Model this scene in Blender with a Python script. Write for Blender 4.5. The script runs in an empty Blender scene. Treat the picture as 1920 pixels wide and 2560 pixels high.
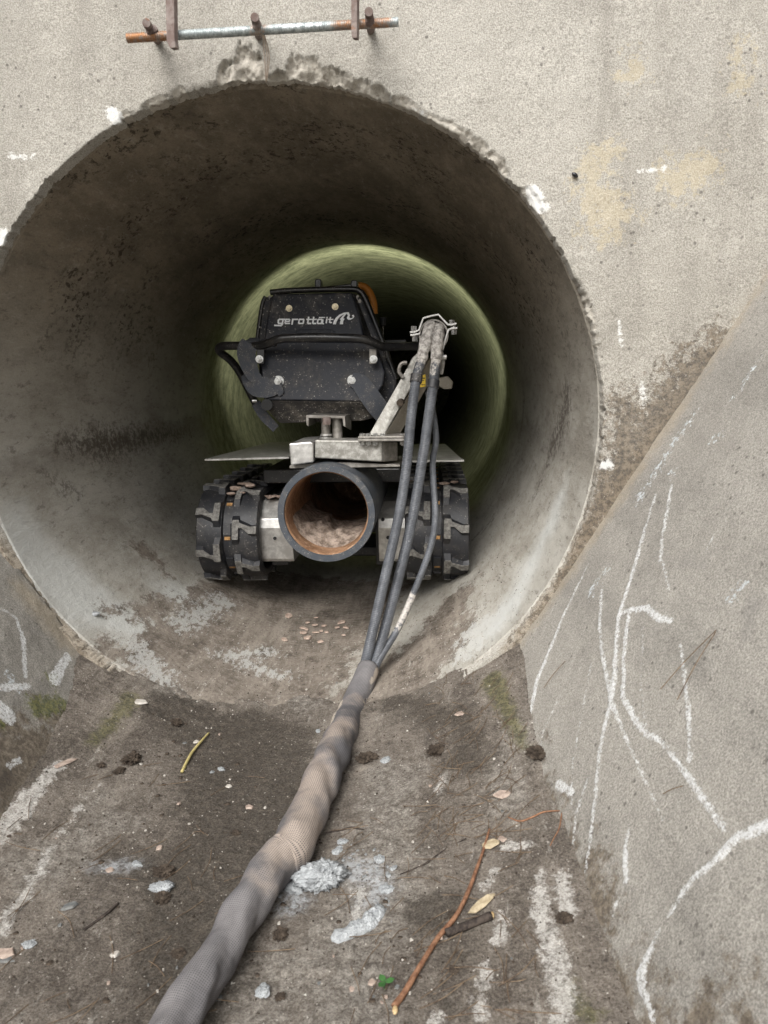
import bpy, bmesh, math, random
import numpy as np
from mathutils import Vector, Matrix
random.seed(7); rng=np.random.default_rng(7)
R_=math.radians
S=bpy.context.scene; COL=S.collection
# ------------------------------------------------------------------ camera
CAM=np.array([.3574,-1.7686,.8432]); YAW,PIT,ROL,FPX=.062,.1662,-.0172,1900.
_f=np.array([-np.sin(YAW)*np.cos(PIT),np.cos(YAW)*np.cos(PIT),-np.sin(PIT)])
_r=np.array([np.cos(YAW),np.sin(YAW),0.]); _u=np.cross(_r,_f)
_R=np.cos(ROL)*_r+np.sin(ROL)*_u; _U=-np.sin(ROL)*_r+np.cos(ROL)*_u
cd=bpy.data.cameras.new("camera"); cam=bpy.data.objects.new("camera",cd); COL.objects.link(cam)
cam.matrix_world=Matrix(((_R[0],_U[0],-_f[0],CAM[0]),(_R[1],_U[1],-_f[1],CAM[1]),(_R[2],_U[2],-_f[2],CAM[2]),(0,0,0,1)))
cd.sensor_fit='HORIZONTAL'; cd.sensor_width=27.; cd.lens=27.*FPX/1920; cd.clip_start=.02; cd.clip_end=500
cd.dof.use_dof=True; cd.dof.focus_distance=2.3; cd.dof.aperture_fstop=9.
S.camera=cam
# ------------------------------------------------------------------ world, sun, exposure
SUN_EL,SUN_AZ=R_(44),R_(200)
w=bpy.data.worlds.new("World"); S.world=w; w.use_nodes=True
nt=w.node_tree; bg=nt.nodes['Background']; sky=nt.nodes.new('ShaderNodeTexSky'); sky.sky_type='NISHITA'
sky.sun_disc=False; sky.sun_elevation=SUN_EL; sky.sun_rotation=SUN_AZ; sky.dust_density=4; sky.air_density=1.2; sky.ozone_density=1
hs=nt.nodes.new('ShaderNodeHueSaturation'); hs.inputs['Saturation'].default_value=.22
nt.links.new(sky.outputs[0],hs.inputs['Color']); nt.links.new(hs.outputs[0],bg.inputs[0]); bg.inputs[1].default_value=.12
sd=bpy.data.lights.new("sun",'SUN'); sd.energy=1.55; sd.angle=R_(38); sd.color=(1,.98,.95)
so=bpy.data.objects.new("sun",sd); COL.objects.link(so)
sv=Vector((math.sin(SUN_AZ)*math.cos(SUN_EL),math.cos(SUN_AZ)*math.cos(SUN_EL),math.sin(SUN_EL)))
so.rotation_euler=sv.to_track_quat('Z','Y').to_euler(); so.location=(0,-3,6)
S.view_settings.view_transform='Standard'; S.view_settings.look='None'; S.view_settings.gamma=1; S.view_settings.exposure=1.0
S.cycles.max_bounces=8; S.cycles.diffuse_bounces=4
# ------------------------------------------------------------------ picture point -> place
def ray(x,y): return _f+(x-960)/FPX*_R-(y-1280)/FPX*_U
def W(x,y,Y=0.):
    d=ray(x,y); return CAM+d*(Y-CAM[1])/d[1]
def onP(x,y,n,c):
    d=ray(x,y); n=np.array(n); return CAM+d*((c-n@CAM)/(n@d))
def PXM(Y): return (Y-CAM[1])/FPX          # metres per picture pixel, roughly, at depth Y
# ------------------------------------------------------------------ noise
def _h(i,j,k,s):
    n=(i.astype(np.int64)*374761393+j.astype(np.int64)*668265263+k.astype(np.int64)*2147483647+s*1274126177)&0x7fffffff
    n=((n^(n>>13))*1274126177)&0x7fffffff
    n=((n^(n>>15))*668265263)&0x7fffffff
    return (n&0xffff)/65535.
def vn(P,sc,s=0):
    Q=np.asarray(P,float)*sc; I=np.floor(Q); F=Q-I; F=F*F*(3-2*F); I=I.astype(np.int64); o=0
    for a in (0,1):
        for b in (0,1):
            for c in (0,1):
                wt=(F[...,0] if a else 1-F[...,0])*(F[...,1] if b else 1-F[...,1])*(F[...,2] if c else 1-F[...,2])
                o=o+wt*_h(I[...,0]+a,I[...,1]+b,I[...,2]+c,s)
    return o*2-1
def fbm(P,sc,o=4,s=0,g=.5):
    r=0;a=1;t=0
    for i in range(o): r=r+a*vn(P,sc*2**i,s+i*17); t+=a; a*=g
    return r/t
def sst(a,b,x): t=np.clip((x-a)/(b-a),0,1); return t*t*(3-2*t)
def axis(lo,a,b,hi,st,g=1.35):
    m=list(np.arange(a,b+st*.5,st)); L=[];d=st;x=a
    while x>lo: d*=g; x-=d; L.append(max(x,lo))
    H=[];d=st;x=b
    while x<hi: d*=g; x+=d; H.append(min(x,hi))
    return np.array(L[::-1]+m+H)
def field(V,strokes,lim=.25):
    """signed field: radius minus distance to the nearest stroke (positive inside)"""
    out=np.full(len(V),-lim)
    for pts,rad in strokes:
        pts=np.asarray(pts,float); rad=np.broadcast_to(np.asarray(rad,float),(len(pts),))
        lo=pts.min(0)-lim; hi=pts.max(0)+lim
        sel=np.where(((V>lo)&(V<hi)).all(1))[0]
        if not len(sel): continue
        v=V[sel]; best=np.full(len(sel),-lim)
        if len(pts)==1: best=np.maximum(best,rad[0]-np.linalg.norm(v-pts[0],axis=1))
        for i in range(len(pts)-1):
            a,b=pts[i],pts[i+1]; ab=b-a; t=np.clip(((v-a)@ab)/max(ab@ab,1e-9),0,1)
            d=np.linalg.norm(v-(a+t[:,None]*ab),axis=1); best=np.maximum(best,rad[i]*(1-t)+rad[i+1]*t-d)
        out[sel]=np.maximum(out[sel],best)
    return out
# ------------------------------------------------------------------ material nodes
class M:
    def __init__(s,name,rough=.8,metal=0.,spec=.3):
        s.m=bpy.data.materials.new(name); s.m.use_nodes=True; s.t=s.m.node_tree
        s.b=s.t.nodes['Principled BSDF']; s.b.inputs['Roughness'].default_value=rough; s.b.inputs['Metallic'].default_value=metal
        s.b.inputs['Specular IOR Level'].default_value=spec
        s.co=s.n('ShaderNodeTexCoord').outputs['Object']; s.h=None
    def n(s,t): return s.t.nodes.new(t)
    def put(s,inp,v):
        if isinstance(v,bpy.types.NodeSocket): s.t.links.new(v,inp)
        elif isinstance(v,(tuple,list)): inp.default_value=tuple(v) if len(v)==len(inp.default_value) else (*v,1.)
        else: inp.default_value=v
    def map(s,sc,rot=(0,0,0),loc=(0,0,0),src=None):
        m=s.n('ShaderNodeMapping'); m.inputs['Scale'].default_value=sc; m.inputs['Rotation'].default_value=rot; m.inputs['Location'].default_value=loc
        s.t.links.new(src or s.co,m.inputs[0]); return m.outputs[0]
    def noise(s,sc,det=4,ro=.55,vec=None,dist=0.):
        n=s.n('ShaderNodeTexNoise'); n.inputs['Scale'].default_value=sc; n.inputs['Detail'].default_value=det
        n.inputs['Roughness'].default_value=ro; n.inputs['Distortion'].default_value=dist; s.t.links.new(vec or s.co,n.inputs['Vector']); return n.outputs['Fac']
    def voro(s,sc,vec=None,feat='F1',out='Distance'):
        n=s.n('ShaderNodeTexVoronoi'); n.feature=feat; n.inputs['Scale'].default_value=sc; s.t.links.new(vec or s.co,n.inputs['Vector']); return n.outputs[out]
    def ma(s,op,a,b=0.,c=None):
        n=s.n('ShaderNodeMath'); n.operation=op; s.put(n.inputs[0],a); s.put(n.inputs[1],b)
        if c is not None: s.put(n.inputs[2],c)
        return n.outputs[0]
    def step(s,x,a,b,lo=0.,hi=1.):
        n=s.n('ShaderNodeMapRange'); n.interpolation_type='SMOOTHSTEP'; n.inputs['From Min'].default_value=a; n.inputs['From Max'].default_value=b
        n.inputs['To Min'].default_value=lo; n.inputs['To Max'].default_value=hi; s.put(n.inputs[0],x); return n.outputs[0]
    def mix(s,f,a,b,mode='MIX'):
        n=s.n('ShaderNodeMix'); n.data_type='RGBA'; n.blend_type=mode; s.put(n.inputs[0],f); s.put(n.inputs[6],a); s.put(n.inputs[7],b); return n.outputs[2]
    def attr(s,name):
        n=s.n('ShaderNodeAttribute'); n.attribute_name=name; return n.outputs['Fac']
    def sep(s,src=None):
        n=s.n('ShaderNodeSeparateXYZ'); s.t.links.new(src or s.co,n.inputs[0]); return n.outputs
    def comb(s,x,y,z=0.):
        n=s.n('ShaderNodeCombineXYZ'); s.put(n.inputs[0],x); s.put(n.inputs[1],y); s.put(n.inputs[2],z); return n.outputs[0]
    def mask(s,name,noise,amp,soft=.002):
        """attribute field + noise, cut to a crisp 0..1 mask"""
        x=s.ma('ADD',s.attr(name),s.ma('MULTIPLY',s.ma('SUBTRACT',noise,.5),amp)); return s.step(x,-soft,soft)
    def base(s,c): s.put(s.b.inputs['Base Color'],c)
    def rough(s,v): s.put(s.b.inputs['Roughness'],v)
    def bump(s,h,dist=.002,st=1.):
        n=s.n('ShaderNodeBump'); n.inputs['Distance'].default_value=dist; n.inputs['Strength'].default_value=st; s.put(n.inputs['Height'],h)
        if s.h: s.t.links.new(s.h,n.inputs['Normal'])
        s.h=n.outputs[0]; s.t.links.new(s.h,s.b.inputs['Normal'])
# ------------------------------------------------------------------ object helpers
def tag(o,label=None,cat=None,group=None,kind=None):
    if label: o['label']=label
    if cat: o['category']=cat
    if group: o['group']=group
    if kind: o['kind']=kind
    return o
def thing(name,label,cat,loc,group=None):
    o=bpy.data.objects.new(name,None); COL.objects.link(o); o.location=loc; o.empty_display_size=.05
    return tag(o,label,cat,group)
def wloc(p):
    v=Vector((0,0,0))
    while p: v=v+p.location; p=p.parent
    return np.array(v)
def mesh(name,V,F,mat,parent=None,loc=None,smooth=True,attrs=None,bev=0.,sub=0,ang=40):
    V=np.asarray(V,float); L=wloc(parent) if parent else np.zeros(3)
    if loc is None: loc=(0,0,0) if parent else V.mean(0)
    me=bpy.data.meshes.new(name); me.from_pydata((V-L-np.array(loc)).tolist(),[],[tuple(int(i) for i in f) for f in F])
    if attrs:
        for k,a in attrs.items():
            at=me.attributes.new(k,'FLOAT','POINT'); at.data.foreach_set('value',np.asarray(a,np.float32))
    me.materials.append(mat.m if isinstance(mat,M) else mat)
    o=bpy.data.objects.new(name,me); COL.objects.link(o); o.location=loc
    if parent: o.parent=parent
    if smooth:
        me.polygons.foreach_set('use_smooth',[True]*len(me.polygons))
        if ang<180: me.set_sharp_from_angle(angle=R_(ang))
    if bev:
        b=o.modifiers.new('bevel','BEVEL'); b.width=bev; b.segments=2; b.limit_method='ANGLE'; b.angle_limit=R_(35)
    if sub: m=o.modifiers.new('sub','SUBSURF'); m.levels=sub; m.render_levels=sub
    return o
def gridF(nu,nv,closeu=False):
    i=np.arange(nu if closeu else nu-1)[:,None]; j=np.arange(nv-1)[None,:]
    a=i*nv+j; b=((i+1)%nu)*nv+j
    return np.stack([a,b,b+1,a+1],-1).reshape(-1,4)
class G:
    """collects shapes into one mesh"""
    def __init__(s): s.V=[];s.F=[];s.A=[]
    def add(s,V,F,a=None):
        o=len(s.V); s.V+= [tuple(v) for v in V]; s.F+=[tuple(int(i)+o for i in f) for f in F]; return s
    def box(s,c,sz,rot=None):
        h=np.array(sz)/2; V=[np.array((x,y,z))*h for x in(-1,1) for y in(-1,1) for z in(-1,1)]
        if rot is not None: V=[np.array(rot)@v for v in V]
        V=[v+np.array(c) for v in V]
        return s.add(V,[(0,1,3,2),(4,6,7,5),(0,4,5,1),(2,3,7,6),(0,2,6,4),(1,5,7,3)])
    def prism(s,A,B):
        n=len(A); V=list(A)+list(B); F=[tuple(range(n))[::-1],tuple(range(n,2*n))]+[(i,(i+1)%n,n+(i+1)%n,n+i) for i in range(n)]
        return s.add(V,F)
    def tube(s,P,r,n=12,cap=True,flat=None):
        V,F,_=tubeVF(P,r,n,cap); return s.add(V,F)
    def cyl(s,a,b,r,n=16,r2=None):
        return s.tube([a,b],[r,r if r2 is None else r2],n)
    def bolt(s,c,ax,r,h,n=6,wash=True):
        c=np.array(c,float); ax=np.array(ax,float); ax/=np.linalg.norm(ax)
        if wash: s.cyl(c,c+ax*h*.25,r*1.45,20)
        s.cyl(c+ax*h*(.2 if wash else 0),c+ax*h,r,n); s.cyl(c+ax*h*.99,c+ax*h*1.35,r*.5,12); return s
    def obj(s,name,mat,parent=None,**k): 
        return mesh(name,s.V,s.F,mat,parent,**k)
def frames(P):
    P=np.asarray(P,float); T=np.gradient(P,axis=0); T/=np.linalg.norm(T,axis=1)[:,None]+1e-12
    a=np.array([0,0,1.]) if abs(T[0][2])<.9 else np.array([1.,0,0]); N=np.cross(T[0],a); N/=np.linalg.norm(N); Ns=[N]
    for i in range(1,len(P)):
        N=N-T[i]*(N@T[i]); N/=np.linalg.norm(N); Ns.append(N)
    Ns=np.array(Ns); return T,Ns,np.cross(T,Ns)
def tubeVF(P,r,n=12,cap=True,disp=None):
    P=np.asarray(P,float); k=len(P); T,N,B=frames(P); r=np.broadcast_to(np.asarray(r,float),(k,))
    an=np.arange(n)*2*np.pi/n; L=np.r_[0,np.cumsum(np.linalg.norm(np.diff(P,axis=0),axis=1))]
    rr=r[:,None]*np.ones((1,n)); 
    if disp is not None: rr=rr+disp(L[:,None]*np.ones((1,n)),np.ones((k,1))*an[None])
    V=P[:,None]+rr[...,None]*(np.cos(an)[None,:,None]*N[:,None]+np.sin(an)[None,:,None]*B[:,None])
    V=V.reshape(-1,3); F=[]
    for i in range(k-1):
        for j in range(n): F.append((i*n+j,i*n+(j+1)%n,(i+1)*n+(j+1)%n,(i+1)*n+j))
    if cap: F+= [tuple(range(n))[::-1],tuple((k-1)*n+j for j in range(n))]
    at={'hs':np.repeat(L,n),'ha':np.tile(an,k)}
    return V,F,at
def spline(P,n=8):
    P=np.asarray(P,float); Q=np.vstack([2*P[0]-P[1],P,2*P[-1]-P[-2]]); o=[]
    for i in range(1,len(Q)-2):
        for t in np.arange(n)/n:
            o.append(.5*((2*Q[i])+(-Q[i-1]+Q[i+1])*t+(2*Q[i-1]-5*Q[i]+4*Q[i+1]-Q[i+2])*t*t+(-Q[i-1]+3*Q[i]-3*Q[i+1]+Q[i+2])*t**3))
    o.append(P[-1]); return np.array(o)
def strap(name,P,wd,nrm,mat,parent,th=.003,n=6,**k):
    """a flat webbing strip following P, width wd across, nrm = facing direction"""
    Q=spline(P,n); T,_,_=frames(Q); nr=np.array(nrm,float); nr=np.broadcast_to(nr,Q.shape) if nr.ndim==1 else nr
    X=np.cross(T,nr); X/=np.linalg.norm(X,axis=1)[:,None]; Nn=np.cross(X,T); wd=np.broadcast_to(np.interp(np.linspace(0,1,len(Q)),np.linspace(0,1,len(np.atleast_1d(wd))),np.atleast_1d(wd)),(len(Q),))[:,None]
    V=np.stack([Q-X*wd/2-Nn*th/2,Q+X*wd/2-Nn*th/2,Q+X*wd/2+Nn*th/2,Q-X*wd/2+Nn*th/2],1).reshape(-1,3); F=[]
    for i in range(len(Q)-1):
        for j in range(4): F.append((i*4+j,i*4+(j+1)%4,(i+1)*4+(j+1)%4,(i+1)*4+j))
    F+=[(3,2,1,0),tuple((len(Q)-1)*4+j for j in range(4))]
    return mesh(name,V,F,mat,parent,**k)
# ================================================================== MATERIALS
SPECK=(.30,.27,.23)
def concrete(name,light,mid,dark,grain=1.,yellow=None,st=(1,1,.22)):
    m=M(name,.92,spec=.2)
    big=m.noise(1.7,7,.62); b2=m.noise(4.5,7,.7,vec=m.map(st)); c=m.mix(m.step(big,.34,.64),mid,light)
    c=m.mix(m.step(b2,.46,.66,0,.75),c,dark); c=m.mix(m.step(b2,.46,.30,0,.3),c,light)
    md=m.noise(22,7,.72); c=m.mix(m.step(md,.54,.72,0,.5),c,dark); c=m.mix(m.step(md,.45,.28,0,.3),c,(.66,.63,.56))
    g=m.noise(330,4,.75); c=m.mix(m.step(g,.36,.64,0,1),m.mix(.42*grain,c,dark),m.mix(.20*grain,c,(.80,.76,.68)))
    v=m.voro(42); sp=m.ma('MULTIPLY',m.step(v,.19,.08),m.step(m.noise(7,3),.44,.56)); c=m.mix(m.ma('MULTIPLY',sp,.7),c,(.10,.09,.08))
    return m,c,g,md
def dirt(m):
    """grey-brown trodden silt over concrete, streaked along the channel"""
    sv=m.map((1,.16,1)); a=m.noise(15,8,.75,vec=sv); b=m.noise(9,8,.72); n2=m.noise(70,6,.8); n3=m.noise(36,5,.8,vec=m.map((1,.25,1))); g=m.noise(260,4,.8)
    c=m.mix(m.step(b,.36,.62),(.105,.084,.066),(.235,.20,.165)); c=m.mix(m.step(a,.47,.66,0,.75),c,(.34,.295,.245)); c=m.mix(m.step(a,.44,.33,0,.55),c,(.060,.048,.040))
    c=m.mix(m.step(n2,.52,.62,0,.6),c,(.36,.32,.275)); c=m.mix(m.step(n3,.60,.68,0,.7),c,(.46,.43,.38)); c=m.mix(m.step(n2,.44,.36,0,.7),c,(.050,.040,.033))
    return c,a,b,n2,n3,g
BRN=(.115,.085,.062)
mW,c,g,md=concrete('headwall_concrete',(.455,.435,.39),(.355,.335,.292),(.20,.185,.16),1.45)
n1=mW.noise(32,9,.8); n2=mW.noise(70,6,.8)
c=mW.mix(mW.ma('MULTIPLY',mW.mask('yellow',n1,.38,.004),.38),c,(.56,.47,.30))
c=mW.mix(mW.ma('MULTIPLY',mW.mask('ochre',n1,.12,.02),.45),c,(.30,.235,.16))
c=mW.mix(mW.ma('MULTIPLY',mW.mask('dark',mW.noise(42,8,.85),.5,.015),.8),c,mW.mix(mW.step(n2,.4,.6),(.06,.048,.038),(.21,.17,.125)))
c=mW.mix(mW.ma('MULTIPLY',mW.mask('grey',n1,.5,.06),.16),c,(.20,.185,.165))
c=mW.mix(mW.ma('MULTIPLY',mW.mask('chip',n2,.006,.003),.6),c,mW.mix(mW.step(n2,.34,.5),(.20,.165,.125),(.58,.54,.47)))
c=mW.mix(mW.ma('MULTIPLY',mW.mask('paint',n2,.06,.003),.8),c,(.78,.78,.76)); mW.base(c)
mW.bump(g,.0025,.9); mW.bump(mW.noise(150,5,.75),.0035,.8)
mS,c,g,md=concrete('slope_concrete',(.345,.325,.29),(.27,.252,.224),(.155,.145,.13),1.3,st=(1,.25,1))
n1=mS.noise(30,5,.7); n2=mS.noise(90,4,.75)
gm=mS.noise(9,6,.6); c=mS.mix(mS.step(gm,.58,.75,0,.35),c,(.20,.19,.18))
c=mS.mix(mS.ma('MULTIPLY',mS.mask('ochre',n1,.10,.03),.4),c,(.42,.34,.23))
c=mS.mix(mS.ma('MULTIPLY',mS.mask('brown',mS.noise(22,8,.8),.45,.03),.85),c,mS.mix(mS.step(n2,.4,.65),(.10,.077,.056),(.24,.20,.15)))
c=mS.mix(mS.ma('MULTIPLY',mS.mask('moss',mS.noise(50,7,.8),.14,.012),.75),c,mS.mix(mS.step(n2,.4,.6),(.06,.075,.02),(.20,.20,.055)))
c=mS.mix(mS.ma('MULTIPLY',mS.mask('dark',n2,.13,.01),.8),c,(.07,.06,.052))
c=mS.mix(mS.ma('MULTIPLY',mS.mask('mortar',n2,.14,.006),.85),c,mS.mix(mS.step(n2,.42,.6),(.27,.285,.30),(.62,.66,.68)))
pn=mS.noise(190,4,.8); pk=mS.ma('MULTIPLY',mS.mask('paint',mS.noise(80,7,.9),.034,.0012),mS.step(pn,.38,.54,.12,1)); c=mS.mix(mS.ma('MULTIPLY',pk,.85),c,mS.mix(pn,(.62,.63,.63),(.86,.87,.87))); mS.base(c)
mS.bump(g,.003,.9); mS.bump(mS.noise(150,5,.75),.0035,.8)
# pipe
mP=M('pipe_concrete',.88,spec=.25); x,y,z=mP.sep()[:3]
big=mP.noise(2.2,6,.6); g=mP.noise(200,3,.7)
st=mP.map((1,3.2,1)); n1=mP.noise(16,7,.72,vec=mP.map((1,.45,1),rot=(0,.5,0))); n2=mP.noise(55,5,.75,vec=mP.map((1,.6,1)))
ms=mP.noise(7,9,.75,vec=mP.map((1,.4,1))); fine=mP.noise(45,7,.82,vec=mP.map((1,.35,1.2),rot=(.25,0,0)))
low=mP.mix(mP.step(ms,.36,.64),(.37,.345,.295),(.56,.54,.485)); up=mP.mix(mP.step(ms,.36,.64),(.15,.122,.085),(.29,.242,.178))  # upper zone is browner, and darkened to stand in for the shade inside
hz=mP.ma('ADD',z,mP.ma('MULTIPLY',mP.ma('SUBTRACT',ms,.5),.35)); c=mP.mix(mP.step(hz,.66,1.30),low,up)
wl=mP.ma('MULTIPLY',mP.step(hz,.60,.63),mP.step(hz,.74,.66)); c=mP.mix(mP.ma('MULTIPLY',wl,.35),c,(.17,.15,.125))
c=mP.mix(mP.step(fine,.53,.64,0,.55),c,(.09,.074,.058)); c=mP.mix(mP.step(fine,.46,.34,0,.35),c,(.52,.49,.43))
c=mP.mix(mP.step(g,.35,.68,0,.5),mP.mix(.25,c,(.12,.10,.08)),mP.mix(.15,c,(.6,.58,.54)))
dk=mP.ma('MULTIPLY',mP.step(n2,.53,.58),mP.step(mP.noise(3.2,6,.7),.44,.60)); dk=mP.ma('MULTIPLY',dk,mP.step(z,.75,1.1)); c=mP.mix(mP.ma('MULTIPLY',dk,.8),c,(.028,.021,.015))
pit=mP.noise(60,8,.85,vec=mP.map((1,.7,.8))); pk=mP.ma('MULTIPLY',mP.step(mP.attr('dark'),-.09,.06),mP.step(mP.ma('ADD',pit,mP.ma('MULTIPLY',mP.attr('dark'),1.1)),.50,.555)); c=mP.mix(mP.ma('MULTIPLY',pk,.8),c,(.085,.068,.055))
c=mP.mix(mP.ma('MULTIPLY',mP.mask('light',n1,.16,.06),.55),c,(.66,.68,.66))
dc,da,db,dn2,dn3,dg=dirt(mP)
c=mP.mix(mP.ma('MULTIPLY',mP.mask('silt',mP.noise(13,10,.82,vec=mP.map((1,.6,1),rot=(0,0,.4))),.60,.02),.95),c,dc)
c=mP.mix(mP.ma('MULTIPLY',mP.mask('scrape',mP.noise(48,8,.82,vec=mP.map((1.4,.5,1),rot=(0,0,.5))),.45,.006),.6),c,(.58,.585,.56))
c=mP.mix(mP.ma('MULTIPLY',mP.mask('moss',n1,.05,.01),.7),c,(.09,.10,.03))
gr=mP.step(mP.ma('ADD',y,mP.ma('MULTIPLY',mP.ma('SUBTRACT',big,.5),.4)),1.7,2.1); ring=mP.noise(14,9,.8,vec=mP.map((.7,1.2,.7))); c=mP.mix(mP.ma('MULTIPLY',gr,.85),c,mP.mix(mP.step(ring,.35,.65),(.13,.145,.085),(.40,.41,.27)))  # green of the lamp glow is also painted into the deeper pipe colour
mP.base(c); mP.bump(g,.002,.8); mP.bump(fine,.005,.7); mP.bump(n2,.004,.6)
# floor dirt
mF=M('silted_floor',.9,spec=.25); c,n3,n1,n2,_,g=dirt(mF)
c=mF.mix(mF.ma('MULTIPLY',mF.mask('pale',n1,.40,.03),.55),c,mF.mix(mF.step(n2,.42,.58),(.19,.165,.14),(.46,.43,.38)))
c=mF.mix(mF.ma('MULTIPLY',mF.mask('wet',n1,.38,.03),.9),c,mF.mix(mF.step(n2,.42,.66),(.040,.031,.022),(.115,.090,.066)))
c=mF.mix(mF.step(g,.38,.62,0,1),mF.mix(.45,c,(.04,.033,.028)),mF.mix(.12,c,(.6,.56,.5)))
c=mF.mix(mF.ma('MULTIPLY',mF.mask('moss',mF.noise(40,7,.8),.09,.012),.65),c,mF.mix(mF.step(n2,.42,.58),(.05,.052,.02),(.17,.16,.06)))
pn=mF.noise(28,8,.82)
c=mF.mix(mF.ma('MULTIPLY',mF.mask('powder',pn,.12,.02),mF.step(n2,.42,.56,.15,.75)),c,(.52,.54,.56))
c=mF.mix(mF.ma('MULTIPLY',mF.mask('white',pn,.10,.004),mF.step(n2,.38,.54,.25,.88)),c,mF.mix(mF.step(g,.38,.6),(.44,.41,.37),(.72,.70,.66)))
sp=mF.ma('MULTIPLY',mF.step(mF.voro(110),.16,.10),mF.step(mF.noise(30,2),.54,.62)); c=mF.mix(mF.ma('MULTIPLY',sp,.6),c,(.60,.56,.50))
mF.base(c); mF.rough(mF.step(mF.attr('wet'),-.03,.08,.92,.78)); mF.bump(g,.004,.9); mF.bump(n2,.009,.8)
# machine
def painted(name,col,dust=.5,rough=.42,spec=.5,scale=1.):
    m=M(name,rough,spec=spec); n1=m.noise(16*scale,6,.7); n2=m.noise(120*scale,4,.7)
    c=m.mix(m.step(n1,.42,.75,0,dust),col,(.24,.21,.17)); c=m.mix(m.ma('MULTIPLY',m.step(n2,.60,.68),dust),c,(.45,.41,.36)); v=m.voro(95*scale); v2=m.voro(30,vec=m.map((1,1,.35)),feat='DISTANCE_TO_EDGE'); c=m.mix(m.ma('MULTIPLY',m.ma('MULTIPLY',m.step(v,.22,.12),m.step(n1,.46,.54)),min(1,dust*2.2)),c,(.50,.47,.42)); c=m.mix(m.ma('MULTIPLY',m.ma('MULTIPLY',m.step(v2,.02,.006),m.step(n1,.55,.62)),dust),c,(.40,.38,.35)); m.base(c)
    m.rough(m.ma('ADD',rough,m.ma('MULTIPLY',n1,.3))); m.bump(n2,.0006,.5); return m
mBlk=painted('black_painted_steel',(.013,.015,.022),.30,.42,.35)
mTub=painted('black_tube_paint',(.010,.010,.011),.12,.18,.6)
mRub=painted('black_rubber',(.015,.016,.020),.18,.40,.6)
mLug=M('worn_rubber_face',.8); _n=mLug.noise(90,4,.7); mLug.base(mLug.mix(mLug.step(_n,.35,.7),(.11,.105,.096),(.27,.26,.24))); mLug.bump(_n,.001,.6)
mWeb=painted('strap_webbing',(.075,.080,.092),.3,.85,.15,2); mWeb.bump(mWeb.noise(500,2),.0008,.6)
def metal(name,a,b,rough=.35,met=.85,sc=30,aniso=None):
    m=M(name,rough,met,.5); n1=m.noise(sc,6,.7); n2=m.noise(140,3,.6,vec=m.map((1,1,.12))); 
    c=m.mix(m.step(n1,.38,.68),a,b); m.base(c); m.rough(m.ma('ADD',rough,m.ma('MULTIPLY',m.ma('SUBTRACT',n1,.4),.5))); m.bump(n2,.0004,.4); return m
mSt=metal('brushed_stainless',(.46,.45,.43),(.72,.71,.68),.38,.75)
mGal=metal('galvanised_steel',(.25,.24,.215),(.50,.49,.455),.5,.55,55)
mDul=metal('dull_steel',(.20,.185,.165),(.36,.34,.31),.5,.6,40)
mBei=painted('dusty_beige_steel',(.33,.30,.25),.4,.7)
mBol=metal('bolt_steel',(.45,.45,.44),(.75,.75,.73),.3,.85,200)
mZn=metal('brass_nut',(.42,.36,.24),(.70,.62,.45),.35,.8,200)
mRus=M('rusty_steel_inside',.85,.15); n1=mRus.noise(9,7,.75); n2=mRus.noise(60,5,.7)
c=mRus.mix(mRus.step(n1,.35,.62),(.15,.078,.04),(.33,.19,.11)); c=mRus.mix(mRus.step(n2,.5,.68,0,.7),c,(.48,.33,.22)); mRus.base(c); mRus.bump(n2,.003,.7)
mRim=painted('pipe_rim_paint',(.050,.058,.070),.30,.5,.4,2)
mBar=M('rust_bloomed_iron',.85,.2); n1=mBar.noise(22,6,.7); n2=mBar.noise(130,4,.7)
c=mBar.mix(mBar.step(n1,.40,.60),(.17,.125,.11),(.26,.22,.20)); c=mBar.mix(mBar.step(n1,.60,.66,0,.6),c,(.30,.13,.06)); c=mBar.mix(mBar.step(n2,.5,.7,0,.5),c,(.10,.07,.06)); mBar.base(c); mBar.bump(n2,.001,.7)
mRod=M('zinc_threaded_rod',.5,.55,.5); n1=mRod.noise(9,3,.6,vec=mRod.map((1,1,1))); n2=mRod.noise(90,4,.7)
c=mRod.mix(mRod.step(n2,.4,.65),(.27,.30,.30),(.50,.54,.54)); c=mRod.mix(mRod.mask('rust',n2,.05,.012),c,mRod.mix(n2,(.19,.085,.035),(.40,.20,.09)))
c=mRod.mix(mRod.mask('paint',n2,.02,.002),c,(.72,.75,.78)); mRod.base(c); mRod.bump(n2,.0008,.5)
mHos=M('braided_hose_rubber',.34,spec=.8); hs_,ha_=mHos.attr('hs'),mHos.attr('ha')
wv=mHos.ma('SINE',mHos.ma('ADD',mHos.ma('MULTIPLY',hs_,1250.),mHos.ma('MULTIPLY',ha_,1.)))
n1=mHos.noise(14,6,.7); n2=mHos.noise(110,4,.75)
c=mHos.mix(mHos.step(n1,.3,.7),(.060,.066,.076),(.15,.16,.178)); c=mHos.mix(mHos.step(wv,-1,1,0,.45),c,(.03,.032,.038)); c=mHos.mix(mHos.step(n2,.62,.70,0,.6),c,(.42,.42,.42))
c=mHos.mix(mHos.mask('mud',n2,.03,.003),c,mHos.mix(n2,(.30,.27,.24),(.68,.65,.60)))
mHos.base(c); mHos.bump(wv,.0012,.6); mHos.bump(n2,.0015,.5)
mSlv=M('knitted_sleeve_mesh',.95,spec=.1); hs_,ha_=mSlv.attr('hs'),mSlv.attr('ha')
a=mSlv.ma('SINE',mSlv.ma('ADD',mSlv.ma('MULTIPLY',hs_,900.),mSlv.ma('MULTIPLY',ha_,30.))); b=mSlv.ma('SINE',mSlv.ma('SUBTRACT',mSlv.ma('MULTIPLY',hs_,900.),mSlv.ma('MULTIPLY',ha_,30.)))
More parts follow.
